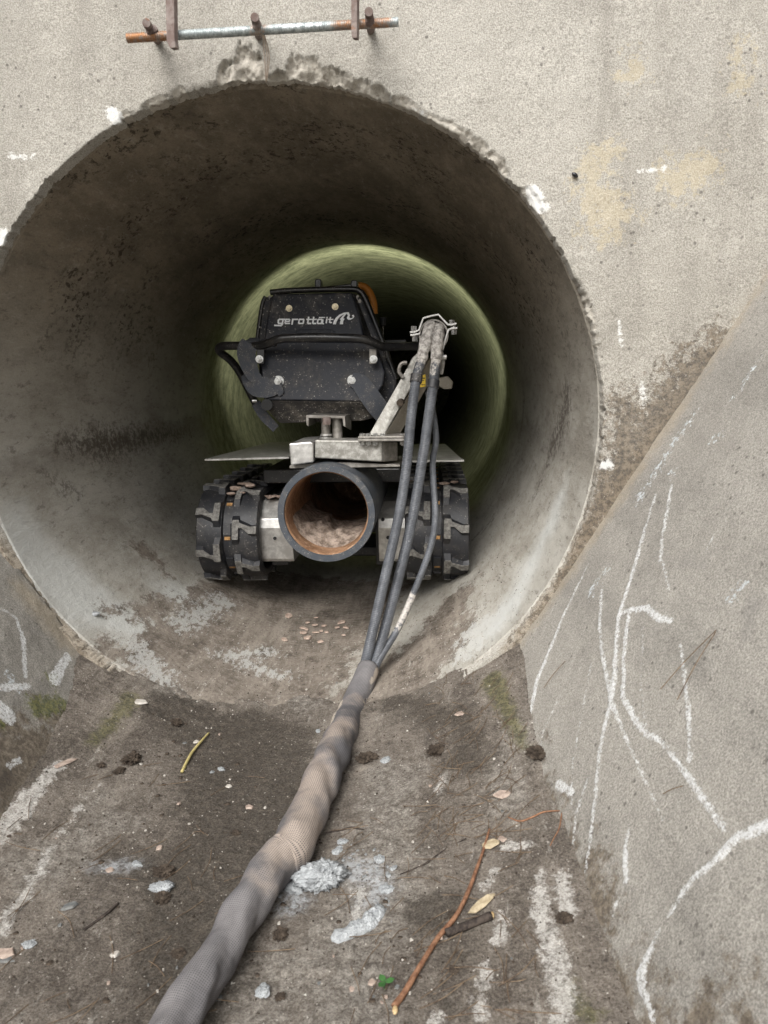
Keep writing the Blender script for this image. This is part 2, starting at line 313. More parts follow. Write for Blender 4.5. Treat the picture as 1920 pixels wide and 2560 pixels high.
net=mSlv.ma('MULTIPLY',a,b); n1=mSlv.noise(7,5,.6); n2=mSlv.noise(60,4,.7)
gcol=mSlv.mix(mSlv.step(n1,.35,.65),(.12,.116,.120),(.205,.195,.195)); c=mSlv.mix(mSlv.ma('MULTIPLY',mSlv.mask('tan',n1,.22,.03),.7),gcol,(.42,.345,.285))
c=mSlv.mix(mSlv.mask('mud',n2,.02,.003),c,(.50,.44,.37)); c=mSlv.mix(mSlv.step(net,.15,.75,0,.85),c,(.045,.042,.045)); mSlv.base(c); mSlv.bump(net,.0022,-.8); mSlv.bump(n2,.002,.4)
mMor=M('pale_mortar',1.,spec=.0); n1=mMor.noise(60,5,.75); n2=mMor.noise(230,3,.7); mMor.base(mMor.mix(mMor.step(n1,.35,.62),(.33,.345,.355),(.52,.54,.55))); mMor.bump(mMor.voro(170),.006,-.9); mMor.bump(n2,.004,1.); mMor.bump(n1,.008,.9)
mMud=M('dried_pink_mud',.95,spec=.1); n1=mMud.noise(70,5,.7); mMud.base(mMud.mix(mMud.step(n1,.35,.65),(.30,.22,.175),(.52,.41,.34))); mMud.bump(n1,.003,.8)
def simple(name,a,b,sc=60,rough=.9,bump=.002):
    m=M(name,rough,spec=.2); n=m.noise(sc,5,.7); m.base(m.mix(m.step(n,.35,.65),a,b)); m.bump(n,bump,.7); return m
mClod=simple('dark_soil',(.030,.023,.018),(.085,.066,.050),90)
mChip=simple('pink_stone_chip',(.26,.20,.165),(.46,.37,.31)); mChipW=simple('pale_stone_chip',(.34,.31,.27),(.56,.53,.48)); mChipG=simple('grey_stone_chip',(.10,.105,.105),(.22,.22,.21))
mTwig=simple('orange_twig_bark',(.13,.062,.036),(.27,.145,.085),120,.7,.001); mDkS=simple('dark_stick_bark',(.025,.02,.018),(.075,.06,.05),120)
mStraw=simple('yellow_stalk',(.36,.30,.12),(.52,.44,.20),80,.7,.001); mNdl=simple('dry_needle',(.075,.05,.034),(.21,.155,.105),60,.8,.0005)
mLeaf=simple('tan_leaf',(.30,.24,.15),(.50,.42,.29),60); mGrn=simple('green_leaf',(.03,.085,.025),(.06,.16,.045),60,.6,.001); mWood=simple('broken_wood',(.40,.28,.14),(.60,.45,.26),80)
mYel=painted('yellow_paint',(.62,.42,.03),.15,.5); mOrg=painted('orange_plastic',(.55,.20,.02),.1,.45); mInk=painted('black_marking',(.01,.01,.01),0,.5)
mWht=M('white_decal',.6); mWht.base((.92,.93,.94)); mBug=M('black_beetle',.25,spec=.6); mBug.base((.012,.012,.014))
mGrass=simple('bank_grass',(.04,.06,.02),(.10,.12,.045),8); mWire=simple('pale_wire',(.40,.33,.27),(.60,.50,.42),60,.7,.0005)
mLens=M('lamp_lens',.3); mLens.base((.9,1,.85)); mLens.b.inputs['Emission Color'].default_value=(.8,1,.65,1); mLens.b.inputs['Emission Strength'].default_value=4
# ================================================================== SURFACES
RP=.75; CZ=.75
def kf(y): return np.interp(y,[-3,-.9,-.5,0,1.2],[.06,.14,.29,.60,.635])
def floor_z(x,y):
    x=np.asarray(x,float); y=np.asarray(y,float); P=np.stack([x,y,np.zeros_like(x)],-1)
    z=kf(y)*x*x+.012*np.interp(y,[0,.2,1.0],[1,.55,-.7])
    z=z+.012*sst(-.35,-.05,y)*sst(.25,.05,y)*sst(.15,.45,np.abs(x))+.006*fbm(P,7,4,3)+.0035*fbm(P,40,4,9,.6)
    cl=np.clip(vn(P,55,31)-.45,0,1)*np.clip(vn(P,5,33)+.2,0,1); z=z+.014*cl
    return z-.02*sst(-1.0,-3,y)
def on_floor(px,py):
    d=ray(px,py); t0=.2; 
    ts=np.linspace(.3,5,1200); Q=CAM+d*ts[:,None]; s=Q[:,2]-floor_z(Q[:,0],Q[:,1]); i=np.argmax(s<0); return Q[i] if i else Q[-1]
NR=(1,.15,-1/1.6); CR=.529-.158/1.6; NL=(1,0,1/1.45); CL=-.5+.158/1.45
def oR(*ps): return [onP(x,y,NR,CR) for x,y in ps]
def oL(*ps): return [onP(x,y,NL,CL) for x,y in ps]
def oW(*ps): return [W(x,y,0) for x,y in ps]
def oF(*ps): return [on_floor(x,y) for x,y in ps]
def onpipe(x,y):
    d=ray(x,y); o=CAM-np.array([0,0,CZ]); a=d[0]**2+d[2]**2; b=2*(o[0]*d[0]+o[2]*d[2]); cc=o[0]**2+o[2]**2-RP**2
    return CAM+d*((-b+math.sqrt(max(b*b-4*a*cc,0)))/(2*a))
def oP(*ps): return [onpipe(x,y) for x,y in ps]
# ---- headwall
th=np.linspace(0,2*np.pi,1300,endpoint=False)
chips=[(-200,0),(290,2),(312,18),(345,6),(385,18),(430,8),(455,22),(470,6),(540,10),(565,45),(610,72),(650,55),(664,14),(690,22),(712,18),(722,66),(740,64),(800,38),(900,26),(980,16),(1010,20),(1060,10),(1100,16),(1180,26),(1240,24),(1262,10),(1290,6),(1310,24),(1345,18),(1365,4),(1420,4),(1450,13),(1470,15),(1490,10),(1500,5)]
cx=np.array([p[0] for p in chips],float); cv=np.array([p[1] for p in chips],float)
ux=np.stack([RP*np.sin(th),0*th,CZ+RP*np.cos(th)],-1)            # th=0 top, clockwise seen from the front
def projx(P):
    v=P-CAM; k=v@_f; return 960+FPX*(v@_R)/k,1280-FPX*(v@_U)/k
rx,ry=projx(ux); cw=np.interp(rx,cx,cv)*PXM(0); cw[ry>1150]=.002; cw[(ry>900)&(rx<500)]=.005
P1=np.stack([np.sin(th)*3,np.cos(th)*3,0*th],-1)
jag=.001+.016*np.clip(np.abs(fbm(P1,9,6,5,.75))-.08,0,1)+.25*np.clip(cw-.008,0,1)*(.4+.6*np.abs(fbm(P1,5,4,8)))
cw=cw*(1+.7*fbm(P1,12,6,11,.75))
rr=[0.,.0015,.004]; 
while rr[-1]<.80: rr.append(rr[-1]+(.0035 if rr[-1]<.085 else .0075))
rr=np.array(rr); 
def outer(t):
    dx,dz=np.sin(t),np.cos(t); hx,hu,hd=7.,1.75,1.1
    a=hx/np.maximum(abs(dx),1e-6); b=np.where(dz>0,hu,hd)/np.maximum(abs(dz),1e-6); return np.minimum(a,b)
om=outer(th); cols=[]
R0=RP+jag
for d in rr: cols.append(np.minimum(R0+d,om-.02*(1-d)))
last=cols[-1]
for k in range(1,9): cols.append(last+(om-last)*(k/8)**1.6)
RAD=np.stack(cols,1); nr_=RAD.shape[1]
V=np.stack([np.sin(th)[:,None]*RAD,0*RAD,CZ+np.cos(th)[:,None]*RAD],-1)
D=RAD-RP; pn=V.reshape(-1,3)
f1=fbm(pn,9,4,2).reshape(D.shape); f2=fbm(pn,60,4,4,.6).reshape(D.shape); f3=fbm(pn,30,5,6,.6).reshape(D.shape)
CW=cw[:,None]; e=(CW-D)
led=np.floor((f1*2+f3*1.2+e/np.maximum(CW,.02))*3)/3; dep=sst(-.0005,.0015,e)*(.007+.016*np.clip(e/np.maximum(CW,.02)*.5+led*.5,0,1.2))*(.85+.5*f2)*sst(.004,.012,CW)
edge=sst(.004,0,D)*.003*sst(1300,1000,ry)[:,None]
V[...,1]=.004*f1+.0016*f2+dep+edge+sst(0,.01,e)*.006*f3*sst(.008,.03,CW)
lip=V[:,:1].copy(); lip[...,1]=.07; V=np.concatenate([lip,V],1)
back=V[:,-1:].copy(); back[...,1]=.45; V=np.concatenate([V,back],1); nv=V.shape[1]; HV=V.reshape(-1,3)
def ell(c,r): return (c,r)
yel=[(oW((1480,450),(1520,520),(1500,560)),.035),(oW((1690,440),(1760,420),(1700,460)),.03),(oW((1560,540),(1540,560)),.02),(oW((1470,400),(1530,380)),.016),(oW((1850,200)),.02),(oW((1580,180)),.02),(oW((1840,150),(1850,120)),.012)]
chipf=np.concatenate([e[:,:1]*0+.01,e,e[:,-1:]],1).reshape(-1); chipf=np.where(np.repeat(cw,nv)>.011,chipf,-.03)
seam=oW((1920,690),(1764,950),(1655,1108),(1504,1312),(1330,1555),(1256,1672))
seamL=oW((0,1390),(100,1520),(169,1620),(253,1690),(330,1745))
A=dict(yellow=field(HV,yel),
 ochre=field(HV,[(seam,[.004,.012,.03,.04,.03,.02]),(seamL,.05)]),
 dark=field(HV,[(oW((1800,890),(1700,1010),(1620,1110)),[.06,.08,.07]),(oW((1560,1010),(1580,1120),(1530,1230),(1450,1370),(1370,1490),(1290,1590)),[.03,.06,.05,.025,.02,.015]),(oW((0,1400),(90,1520),(170,1620),(300,1740)),.018)]),
 grey=field(HV,[(oW((330,150),(500,190),(700,150),(980,120)),.05),(oW((350,20),(420,60)),.05),(oW((40,250),(20,60)),.05),(oW((880,20),(860,80)),.04),(oW((1750,120),(1700,300)),.07)]),  # grey blotches, plus the bar's soft shadow painted along the wall below it
 chip=chipf,
 paint=field(HV,[(oW((280,285),(295,300)),.014),(oW((1330,480),(1350,520)),.016),(oW((1505,1165),(1520,1158)),[.008,.012]),(oW((0,600),(8,585)),.014),(oW((985,255),(1060,285)),.004),(oW((20,390),(85,392)),.003),(oW((1600,430),(1660,420)),.0025),(oW((1545,800),(1553,860)),.0025),(oW((1610,1010),(1605,960)),.004),(oW((40,1392),(60,1440)),.006)]))
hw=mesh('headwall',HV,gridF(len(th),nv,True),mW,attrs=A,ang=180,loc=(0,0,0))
tag(hw,'grainy beige concrete headwall with chipped round opening','wall')
# ---- pipe
ths=np.linspace(0,2*np.pi,560,endpoint=False); ys=axis(.04,.04,1.5,14,.0085,1.06)
TT,YY=np.meshgrid(ths,ys,indexing='ij'); P3=np.stack([np.sin(TT)*RP,YY,CZ+np.cos(TT)*RP],-1).reshape(-1,3)
ft=np.array([1,.5,1.]); dr=.0018*fbm(P3*ft,12,4,21)+.0010*fbm(P3,70,3,22)
RR=RP+dr.reshape(TT.shape); RR=np.where(YY>1.985,RR+.004,RR); 
# a pipe joint groove
V=np.stack([np.sin(TT)*RR,YY,CZ+np.cos(TT)*RR],-1); PV=np.concatenate([V[:,:1]*[1,1,1]+np.stack([np.sin(ths)*.09,0*ths,np.cos(ths)*.09],-1)[:,None],V],1)
npv=PV.shape[1]; Fp=gridF(len(ths),npv,True); PVf=PV.reshape(-1,3); Fp=[tuple(f) for f in Fp]+[tuple(i*npv+npv-1 for i in range(len(ths)))]
A=dict(dark=field(PVf,[(oP((150,1110),(260,1110),(380,1090),(480,1080)),[.05,.09,.06,.03]),(oP((120,1190),(200,1240)),.03),(oP((1420,1000),(1380,1120),(1330,1250)),[.08,.08,.03]),(oP((1310,1000),(1260,1200)),.05),(oP((1180,1350),(1230,1300)),.04)])-.02,
 light=field(PVf,[(oP((60,1350),(180,1480),(330,1560)),[.10,.13,.08]),(oP((500,1500),(420,1480)),.06),(oP((1250,1560),(1330,1400),(1400,1250)),[.05,.07,.05])]),
 silt=field(PVf,[(oP((560,1720),(680,1580),(800,1500)),[.30,.33,.34]),(oP((300,1640),(420,1700)),.06),(oP((450,1640),(520,1600),(520,1520)),[.10,.11,.05]),(oP((355,1370),(400,1410),(420,1440)),[.02,.025,.02]),(oP((290,1530),(330,1560),(400,1500)),[.02,.03,.02]),(oP((960,1720),(1060,1640),(1110,1560),(1150,1480)),[.16,.15,.09,.06])],.4),
 scrape=field(PVf,[(oP((340,1610),(370,1660),(400,1690)),[.03,.05,.04]),(oP((450,1560),(560,1500)),.03),(oP((600,1650),(700,1690)),.02),(oP((1180,1620),(1250,1540),(1180,1580)),.05),(oP((560,1640),(680,1630)),.02)]),
 moss=field(PVf,[(oP((1200,1655),(1255,1620)),.02)]))
pp=mesh('culvert_pipe',PVf,Fp,mP,attrs=A,ang=180,loc=(0,0,0)); tag(pp,'large round concrete culvert pipe, brown roof with shade painted in and grey sides','pipe')
# ---- floor
xs=axis(-1.3,-.62,.80,1.5,.0052,1.4); yy=axis(-9,-1.35,1.15,1.2,.0052,1.25); X,Y=np.meshgrid(xs,yy,indexing='ij')
Z=floor_z(X,Y); Z=Z-.05*sst(.03,.16,Y-.05+.16*fbm(np.stack([X,Y,0*X],-1),7,5,88,.65)); Z=np.where((Y>.02)&(abs(X)>.56),-.06,Z); FV=np.stack([X,Y,Z],-1).reshape(-1,3)
A=dict(powder=field(FV,[(oF((860,2170),(910,2180),(950,2200),(950,2240),(900,2260)),[.02,.03,.022,.02,.016]),(oF((740,2230),(730,2270)),.018),(oF((240,2175),(330,2165)),.010)],.2),
 wet=field(FV,[(oF((430,1790),(600,1850),(640,1960),(600,2100),(520,2250),(430,2450)),[.08,.15,.16,.14,.11,.08]),(oF((960,1750),(1150,1800),(1180,1900)),[.02,.04,.04]),(oF((1100,2300),(1130,2500)),.03),(oF((300,2150),(420,2210)),.04),(oF((50,1950),(200,1850)),.03)],.3),
 pale=field(FV,[(oF((420,1720),(600,1700),(760,1760)),[.05,.09,.03]),(oF((980,1950),(950,2150),(850,2500)),[.05,.07,.09]),(oF((250,2050),(120,2150)),.06),(oF((700,2450),(650,2540)),.06),(oF((1250,2000),(1300,1800)),.03),(oF((850,1720),(880,1640)),.03)],.3),
 white=field(FV,[(oF((150,1910),(60,2010),(0,2090)),[.010,.020,.022]),(oF((250,1960),(150,2080),(90,2190),(20,2290),(0,2340)),[.000,.003,.008,.009,.006]),(oF((1355,2180),(1345,2240),(1365,2330),(1390,2400),(1410,2480),(1400,2560)),[.004,.013,.017,.018,.017,.014]),(oF((1270,2120),(1320,2110)),.009),(oF((1240,2180),(1215,2220)),.006),(oF((1255,2280),(1245,2370)),.005),(oF((1220,2420),(1200,2540)),.006),(oF((1095,2540),(1080,2560)),.008),(oF((700,1660),(860,1640)),-.005),(oF((890,2330),(900,2230)),.006),(oF((1405,2200),(1420,2290)),.010),(oF((1100,1945),(1090,1985)),.005)],.2),
 moss=field(FV,[(oF((330,1745),(280,1810),(230,1860)),[.02,.018,.012]),(oF((1230,1700),(1280,1800),(1310,1870)),[.03,.015,.01]),(oF((1420,2480),(1480,2540)),.012)]))
fl=mesh('channel_floor',FV,gridF(len(xs),len(yy)),mF,attrs=A,ang=180,loc=(0,0,0)); tag(fl,kind='structure')
fl.data.flip_normals() if fl.data.polygons[0].normal.z<0 else None
# ---- side slopes
def slope(name,side,label):
    if side>0: a=axis(-9,-1.45,0,.02,.005,1.25); b=axis(-.1,-.02,1.12,2.5,.005,1.3)
    else: a=axis(-9,-1.0,0,.02,.005,1.25); b=axis(-.1,-.02,.62,2.5,.005,1.3)
    A_,B=np.meshgrid(a,b,indexing='ij')
    X=(CR+B/1.6-.15*A_) if side>0 else (CL-B/1.45)
    V=np.stack([X,A_,B],-1).reshape(-1,3); n=np.array([-1,-.15,1/1.6]) if side>0 else np.array([1,0,1/1.45]); n/=np.linalg.norm(n)
    d=.005*fbm(V,6,4,41)+.0018*fbm(V,55,4,42,.6)
    if side>0:
        RS=.88
        st=[(oR((1470,1410),(1400,1560),(1345,1700),(1325,1790)),[.002,.005,.0085,.006]),
            (oR((1640,1235),(1590,1400),(1550,1540),(1530,1740),(1500,1880),(1480,2080),(1465,2180)),[.003,.0055,.006,.006,.004,.004,.0025]),
            (oR((1680,1215),(1655,1350),(1650,1400)),[.0045,.0045,.003]),(oR((1655,1400),(1675,1480)),.0015),
            (oR((1505,1470),(1500,1560),(1515,1680),(1530,1760),(1560,1830),(1600,1920),(1660,2050)),[.0035,.004,.0045,.005,.003,.002,.001]),
            (oR((1560,1530),(1620,1520),(1650,1550),(1680,1550)),[.004,.0075,.008,.005]),
            (oR((1575,1535),(1560,1650),(1555,1740),(1600,1820),(1660,1860),(1720,1940),(1760,2000),(1815,2075)),[.0055,.0055,.0055,.005,.003,.005,.006,.0035]),
            (oR((1700,1610),(1715,1720),(1725,1870),(1725,1900)),[.002,.0045,.003,.006]),
            (oR((1920,2065),(1850,2090),(1780,2160),(1725,2210),(1675,2290)),[.010,.0075,.006,.004,.002]),
            (oR((1650,2330),(1600,2440),(1615,2490)),[.002,.009,.006]),(oR((1620,2490),(1635,2560)),[.004,.006]),
            (oR((1575,2070),(1565,2130),(1568,2210)),[.002,.006,.005]),(oR((1480,1660),(1455,1790),(1435,1900),(1428,2020)),.0012),(oR((1400,1740),(1360,1830),(1350,1880)),[.001,.0025,.002]),
            (oR((1395,1960),(1430,1980)),.009),(oR((1470,1950),(1440,2040),(1430,2130)),[.005,.002,.003]),(oR((1290,1700),(1310,1690)),.007),(oR((1625,1290),(1608,1340)),.001),(oR((1610,1560),(1600,1700),(1615,1820)),.0008),(oR((1460,2210),(1450,2320)),[.004,.001]),(oR((1790,1330),(1765,1375)),.0012),(oR((1545,2240),(1535,2290)),.002)]
        st=[(p,np.array(r)*RS) for p,r in st]
        A=dict(paint=field(V,st),
          mortar=field(V,[(oR((1740,1030),(1690,1100),(1640,1180),(1600,1245)),[.008,.014,.012,.016]),(oR((1800,1085),(1785,1100)),.012),(oR((1520,1420),(1480,1480)),[.006,.016]),(oR((1680,1180)),.012),(oR((1850,1470),(1820,1500)),.012),(oR((1900,900),(1830,1000)),.006),(oR((1300,1680)),.008)])-.012,
          dark=field(V,[(oR((1920,1900),(1905,1940)),.016),(oR((1850,1120)),.02),(oR((1870,1230)),.015),(oR((1640,2265),(1600,2300)),.004),(oR((1310,1740)),.02),(oR((1460,2160),(1480,2090),(1530,2130)),.012),(oR((1840,1940)),.012)])-.03,
          ochre=field(V,[(seam,[.01,.025,.03,.03,.02,.01])]),
          brown=field(V,[(oR((1265,1700),(1330,1860),(1380,2000),(1460,2160),(1510,2340),(1560,2560)),[.01,.01,.02,.03,.035,.05]),(oR((1620,2560),(1850,2560)),.03)])-.01,
          moss=field(V,[(oR((1260,1690),(1290,1800),(1310,1870)),.012),(oR((1480,2480),(1500,2560)),.018)]))
        d+=.0015*sst(0,.003,A['paint'])+.006*sst(-.03,.01,A['mortar'])*np.clip(fbm(V,90,3,44)+.2,0,1)
    else:
        A=dict(paint=field(V,[(oL((0,1522),(40,1545),(58,1600),(64,1690)),[.003,.004,.007,.006]),(oL((170,1640),(135,1700)),[.010,.016]),(oL((0,1770),(20,1790)),.02),(oL((0,1720),(70,1715)),.008),(oL((230,1690),(290,1710)),.008),(oL((20,1915),(50,1900)),.006)]),
          mortar=field(V,[(oL((20,1690),(40,1720)),.012)])-.01,
          dark=field(V,[(oL((0,1960),(20,1940)),.03),(oL((160,1600)),.012)])-.02,
          ochre=field(V,[(oL((60,1480),(170,1600)),.035)]),
          brown=field(V,[(oL((320,1790),(170,1850),(0,1930)),[.035,.07,.10]),(oL((0,2050),(200,1900)),.03)]),
          moss=field(V,[(oL((90,1770),(150,1760)),.022),(oL((125,1700),(135,1685)),[.012,.008]),(oL((310,1730),(335,1760),(250,1830)),[.025,.024,.012]),(oL((0,1805)),.01)]))
    V=V+n*d[:,None]
    F=gridF(len(a),len(b)); 
    if side>0: F=F[:,::-1]
    # close the slab with a skirt so it has thickness
    o=mesh(name,V,F,mS,attrs=A,ang=180,loc=(0,0,0)); tag(o,label,'wall'); so_=o.modifiers.new('solid','SOLIDIFY'); so_.thickness=.25; so_.offset=-1
    return o
slope('wing_wall',1,'sloping grey concrete wing wall streaked with white paint drips, right of the pipe')
slope('wing_wall',-1,'sloping concrete wing wall with a mossy brown foot, left of the pipe')
# ---- banks around
gv=[];gf=[]
def quad(a,b,c,d):
    i=len(gv); gv.extend([a,b,c,d]); gf.append((i,i+1,i+2,i+3))
zt=2.42; xr=CR+zt/1.6; xl=CL-zt/1.45
quad((xr,-9,zt),(60,-9,zt),(60,.4,zt),(xr,.4,zt)); quad((-60,-9,zt),(xl,-9,zt),(xl,.4,zt),(-60,.4,zt)); quad((-60,.4,zt),(60,.4,zt),(60,80,zt+3),(-60,80,zt+3))
quad((-60,-80,-.1),(60,-80,-.1),(60,-8.9,-.1),(-60,-8.9,-.1))
gd=mesh('ground',gv,gf,mGrass,loc=(0,0,0),smooth=False); tag(gd,kind='structure')
LAMP=9.
# ================================================================== TRACKED ROBOT
RB=thing('tracked_robot','black and steel tracked pipe robot parked inside the culvert pipe','robot',(0,1.2,0))
def Wp(Y,*ps): return [W(x,y,Y) for x,y in ps]
# ---- rubber tracks
def track(cx,flip):
    zc,Rw,L0,L1,hw=.318,.160,.955,1.66,.111            # wheel centre height, belt radius, rear/front axle Y, half width
    per=2*(L1-L0)+2*np.pi*Rw
    def path(s,h):
        s=s%per
        if s<np.pi*Rw: a=s/Rw; return (L0-math.sin(a)*(Rw+h),zc+math.cos(a)*(Rw+h))     # rear curve, top to bottom
        s-=np.pi*Rw
        if s<L1-L0: return (L0+s,zc-(Rw+h))
        s-=L1-L0
        if s<np.pi*Rw: a=s/Rw; return (L1+math.sin(a)*(Rw+h),zc-math.cos(a)*(Rw+h))
        s-=np.pi*Rw; return (L1-s,zc+(Rw+h))
    # belt profile across: two tread bands with a sunken groove between
    prof=[(-1,-.022),(-1.0,-.004),(-.95,.004),(-.55,.006),(-.17,.005),(-.14,-.010),(.14,-.010),(.17,.005),(.55,.006),(.95,.004),(1.0,-.004),(1,-.022)]
    n=120; V=[]; 
    for i in range(n):
        s=per*i/n
        for u,h in prof: y,z=path(s,h); V.append((cx+u*hw,y,z))
    k=len(prof); F=[(i*k+j,((i+1)%n)*k+j,((i+1)%n)*k+(j+1)%k,i*k+(j+1)%k) for i in range(n) for j in range(k)]
    T=mesh('rubber_track',V,F,mRub,RB,ang=35)
    # lugs
    pitch=per/18; g=G(); gw=G(); gl=G(); gr_=G()
    lug=[(-.90,.012),(-.98,.034),(-.70,.036),(-.48,.022),(-.42,.012),(-.40,-.020),(-.385,-.026),(-.22,-.026),(-.20,-.02),(-.205,.030),(-.225,.034),(-.40,.034),(-.44,.05),(-.62,.064),(-.88,.060),(-.97,.056)]
    lug=[(-.97,.0),(-.74,.0),(-.52,.018),(-.41,.018),(-.40,-.014),(-.385,-.018),(-.215,-.018),(-.20,-.014),(-.21,.038),(-.23,.043),(-.42,.043),(-.45,.034),(-.56,.030),(-.78,.022),(-.985,.024)]
    def addlug(side,s0):
        A=[];B=[];B2=[];C_=[]
        cu=-.55*side; 
        cm=np.mean(lug,0)
        for u,s in lug:
            uu,ss=(u,s) if side>0 else (-u,-s+.03)
            # base a little wider than the worn top
            cu_,cs_=(cm[0],cm[1]) if side>0 else (-cm[0],-cm[1]+.03)
            y,z=path(s0+ss+(ss-cs_)*.75,.003); A.append((cx+max(-.99,min(.99,uu+(uu-cu_)*.14))*hw,y,z))
            y,z=path(s0+ss,.0195); B.append((cx+uu*hw,y,z)); y,z=path(s0+ss,.0215); B2.append((cx+(cu_+(uu-cu_)*.97)*hw,y,z)); 
        g=G(); g.prism(A,B); m_=len(A); g.V+=[tuple(v) for v in B2]; g.F=g.F[:1]+g.F[2:]+[(m_+i,m_+(i+1)%m_,2*m_+(i+1)%m_,2*m_+i) for i in range(m_)]+[tuple(range(2*m_,3*m_))]
        o=g.obj('lug',mRub,T,smooth=False); o.data.materials.append(mLug.m); np_=len(o.data.polygons)
        for q in range(np_-m_-1,np_): o.data.polygons[q].material_index=1
    for i in range(18):
        s0=i*pitch+.012
        addlug(1,s0); addlug(-1,s0+pitch*.40)
        sm=s0+pitch*.55
        for (u0,u1,a,b,h0,h1,gg) in ((-.115,.115,-.026,.016,-.012,-.002,gl),(-.09,.09,.022,.034,-.011,-.006,gr_)):
            A=[];B=[]
            for u,s in ((u0,a),(u1,a),(u1,b),(u0,b)):
                y,z=path(sm+s,h0);A.append((cx+u*hw,y,z)); y,z=path(sm+s,h1);B.append((cx+u*hw,y,z))
            gg=G(); gg.prism(A,B); gg.obj('link' if u1>.1 else 'link_pin',mRub if u1>.1 else metalOr,T,smooth=False)
    # mud cakes on top
    gm=G()
    for q in range(9 if flip<0 else 3):
        u=random.uniform(.0,1.) if flip<0 else random.uniform(-1,1); s=random.uniform(-.02,.10); y,z=path(s,.016); r=random.uniform(.008,.02)
        bm=bmesh.new(); bmesh.ops.create_icosphere(bm,subdivisions=2,radius=r); vv=np.array([v.co[:] for v in bm.verts]); ff=[[v.index for v in f.verts] for f in bm.faces]; bm.free()
        vv*=[1.2,1,.45]; vv+=vv*fbm(vv+q,60,3,q)[:,None]*.6
        gm=G(); gm.add(vv+np.array([cx+u*hw*.9,y,z]),ff); gm.obj('mud_cake',mMud,T,smooth=False)
    # idler wheels and side frame
    for yy_,r,dz in [(L0,Rw-.03,0),(L1,Rw-.03,0)]+[(q,.05,-.09) for q in np.linspace(L0+.22,L1-.22,3)]: gg=G(); gg.cyl((cx-hw*.6,yy_,zc+dz),(cx+hw*.6,yy_,zc+dz),r,32); gg.obj('road_wheel',mTub,RB,bev=.003)
mTrd=metal('tread_plate_steel',(.40,.39,.36),(.62,.61,.58),.45,.6); _c=mTrd.voro(70,feat='F1'); mTrd.bump(mTrd.step(_c,.35,.2),.002,.9)
metalOr=simple('rusty_link',(.30,.15,.05),(.55,.34,.16),120)
cL=float(W(567,1330,.80)[0]); cR=float(W(1093,1330,.80)[0])
track(cL,-1); track(cR,1)
# ---- inner axle housings (folded stainless boxes)
for (x0,x1,sx) in ((650,735,1),(945,1005,-1)):
    Y0=.86; top=1255 if sx>0 else 1258
    a=W(x0,top,Y0); b=W(x1,1405,Y0); z1,z0=a[2],b[2]; zm=W(x0,1320,Y0)[2]; X0,X1=a[0]-(.02 if sx>0 else 0),b[0]+(0 if sx>0 else .03)
    g=G(); sec=[(Y0+.05,z1),(Y0-.012,zm+.035),(Y0-.018,zm+.003),(Y0,z0+.012),(Y0+.01,z0),(1.7,z0),(1.7,z1)]
    g.prism([(X0,y,z) for y,z in sec],[(X1,y,z) for y,z in sec]); o=g.obj('axle_housing',mSt,RB,bev=.003,smooth=False)
    gh=G()
    for hx,hy in (((687,1346),) if sx>0 else ((957,1299),(970,1344))):
        p=W(hx,hy,Y0-.016); gh.cyl(p+[0,-.001,0],p+[0,.012,0],.0062,16)
    gh.obj('bolt_hole',mInk,o)
    if sx>0:
        vv=np.array([(X0+.03+.12*i/8,Y0+.02+.05*j,z1+.001+.018*max(0,fbm(np.array([[i*.7,j,3.]]),1,2)[0]+.5)) for i in range(9) for j in range(3)]); mesh('mud_cake',vv,gridF(9,3),mMud,o,smooth=False)
# ---- chassis
g=G(); a=W(735,1200,1.0); b=W(935,1200,1.0)
g.box((-.19,1.35,.30),(.06,.9,.20)); g.box((.19,1.35,.30),(.06,.9,.20)); g.box((0,1.55,.14),(.30,.3,.04)); g.box((0,1.45,.52),(.50,1.0,.05)); g.box((0,1.72,.34),(.36,.10,.34))
g.obj('chassis',mTub,RB,smooth=False,bev=.004)
# ---- suction pipe
Yp=.50; c0=W(815,1285,Yp); ro=127*PXM(Yp); ri=105*PXM(Yp); n=72
P=[];F=[]
def ringpts(r,y,dx=0,dz=0): return [(c0[0]+r*math.cos(t)+dx,y,c0[2]+r*math.sin(t)+dz) for t in np.arange(n)*2*math.pi/n]
rings=[(ro,1.66),(ro,Yp+.012),(ro-.0025,Yp),(ri+.005,Yp),(ri+.0035,Yp+.006),(ri+.0045,Yp+.008)]
V=[];
for r,y in rings: V+=ringpts(r,y)
F=[(i*n+j,i*n+(j+1)%n,(i+1)*n+(j+1)%n,(i+1)*n+j) for i in range(len(rings)-1) for j in range(n)]
sp_=mesh('suction_pipe',V,F,mRim,RB,ang=30)
V=[];rin=[(ri+.0045,Yp+.008),(ri+.001,Yp+.011),(ri,Yp+.02)]+[(ri,Yp+.02+k*.05) for k in range(1,23)]
for r,y in rin: V+=ringpts(r,y)
V=np.array(V); V[n:]+=.0015*fbm(V[n:],30,3,4)[:,None]
F=[(i*n+j,i*n+(j+1)%n,(i+1)*n+(j+1)%n,(i+1)*n+j) for i in range(len(rin)-1) for j in range(n)]+[tuple((len(rin)-1)*n+j for j in range(n))]
mesh('rusty_lining',V,F,mRus,sp_,ang=180)
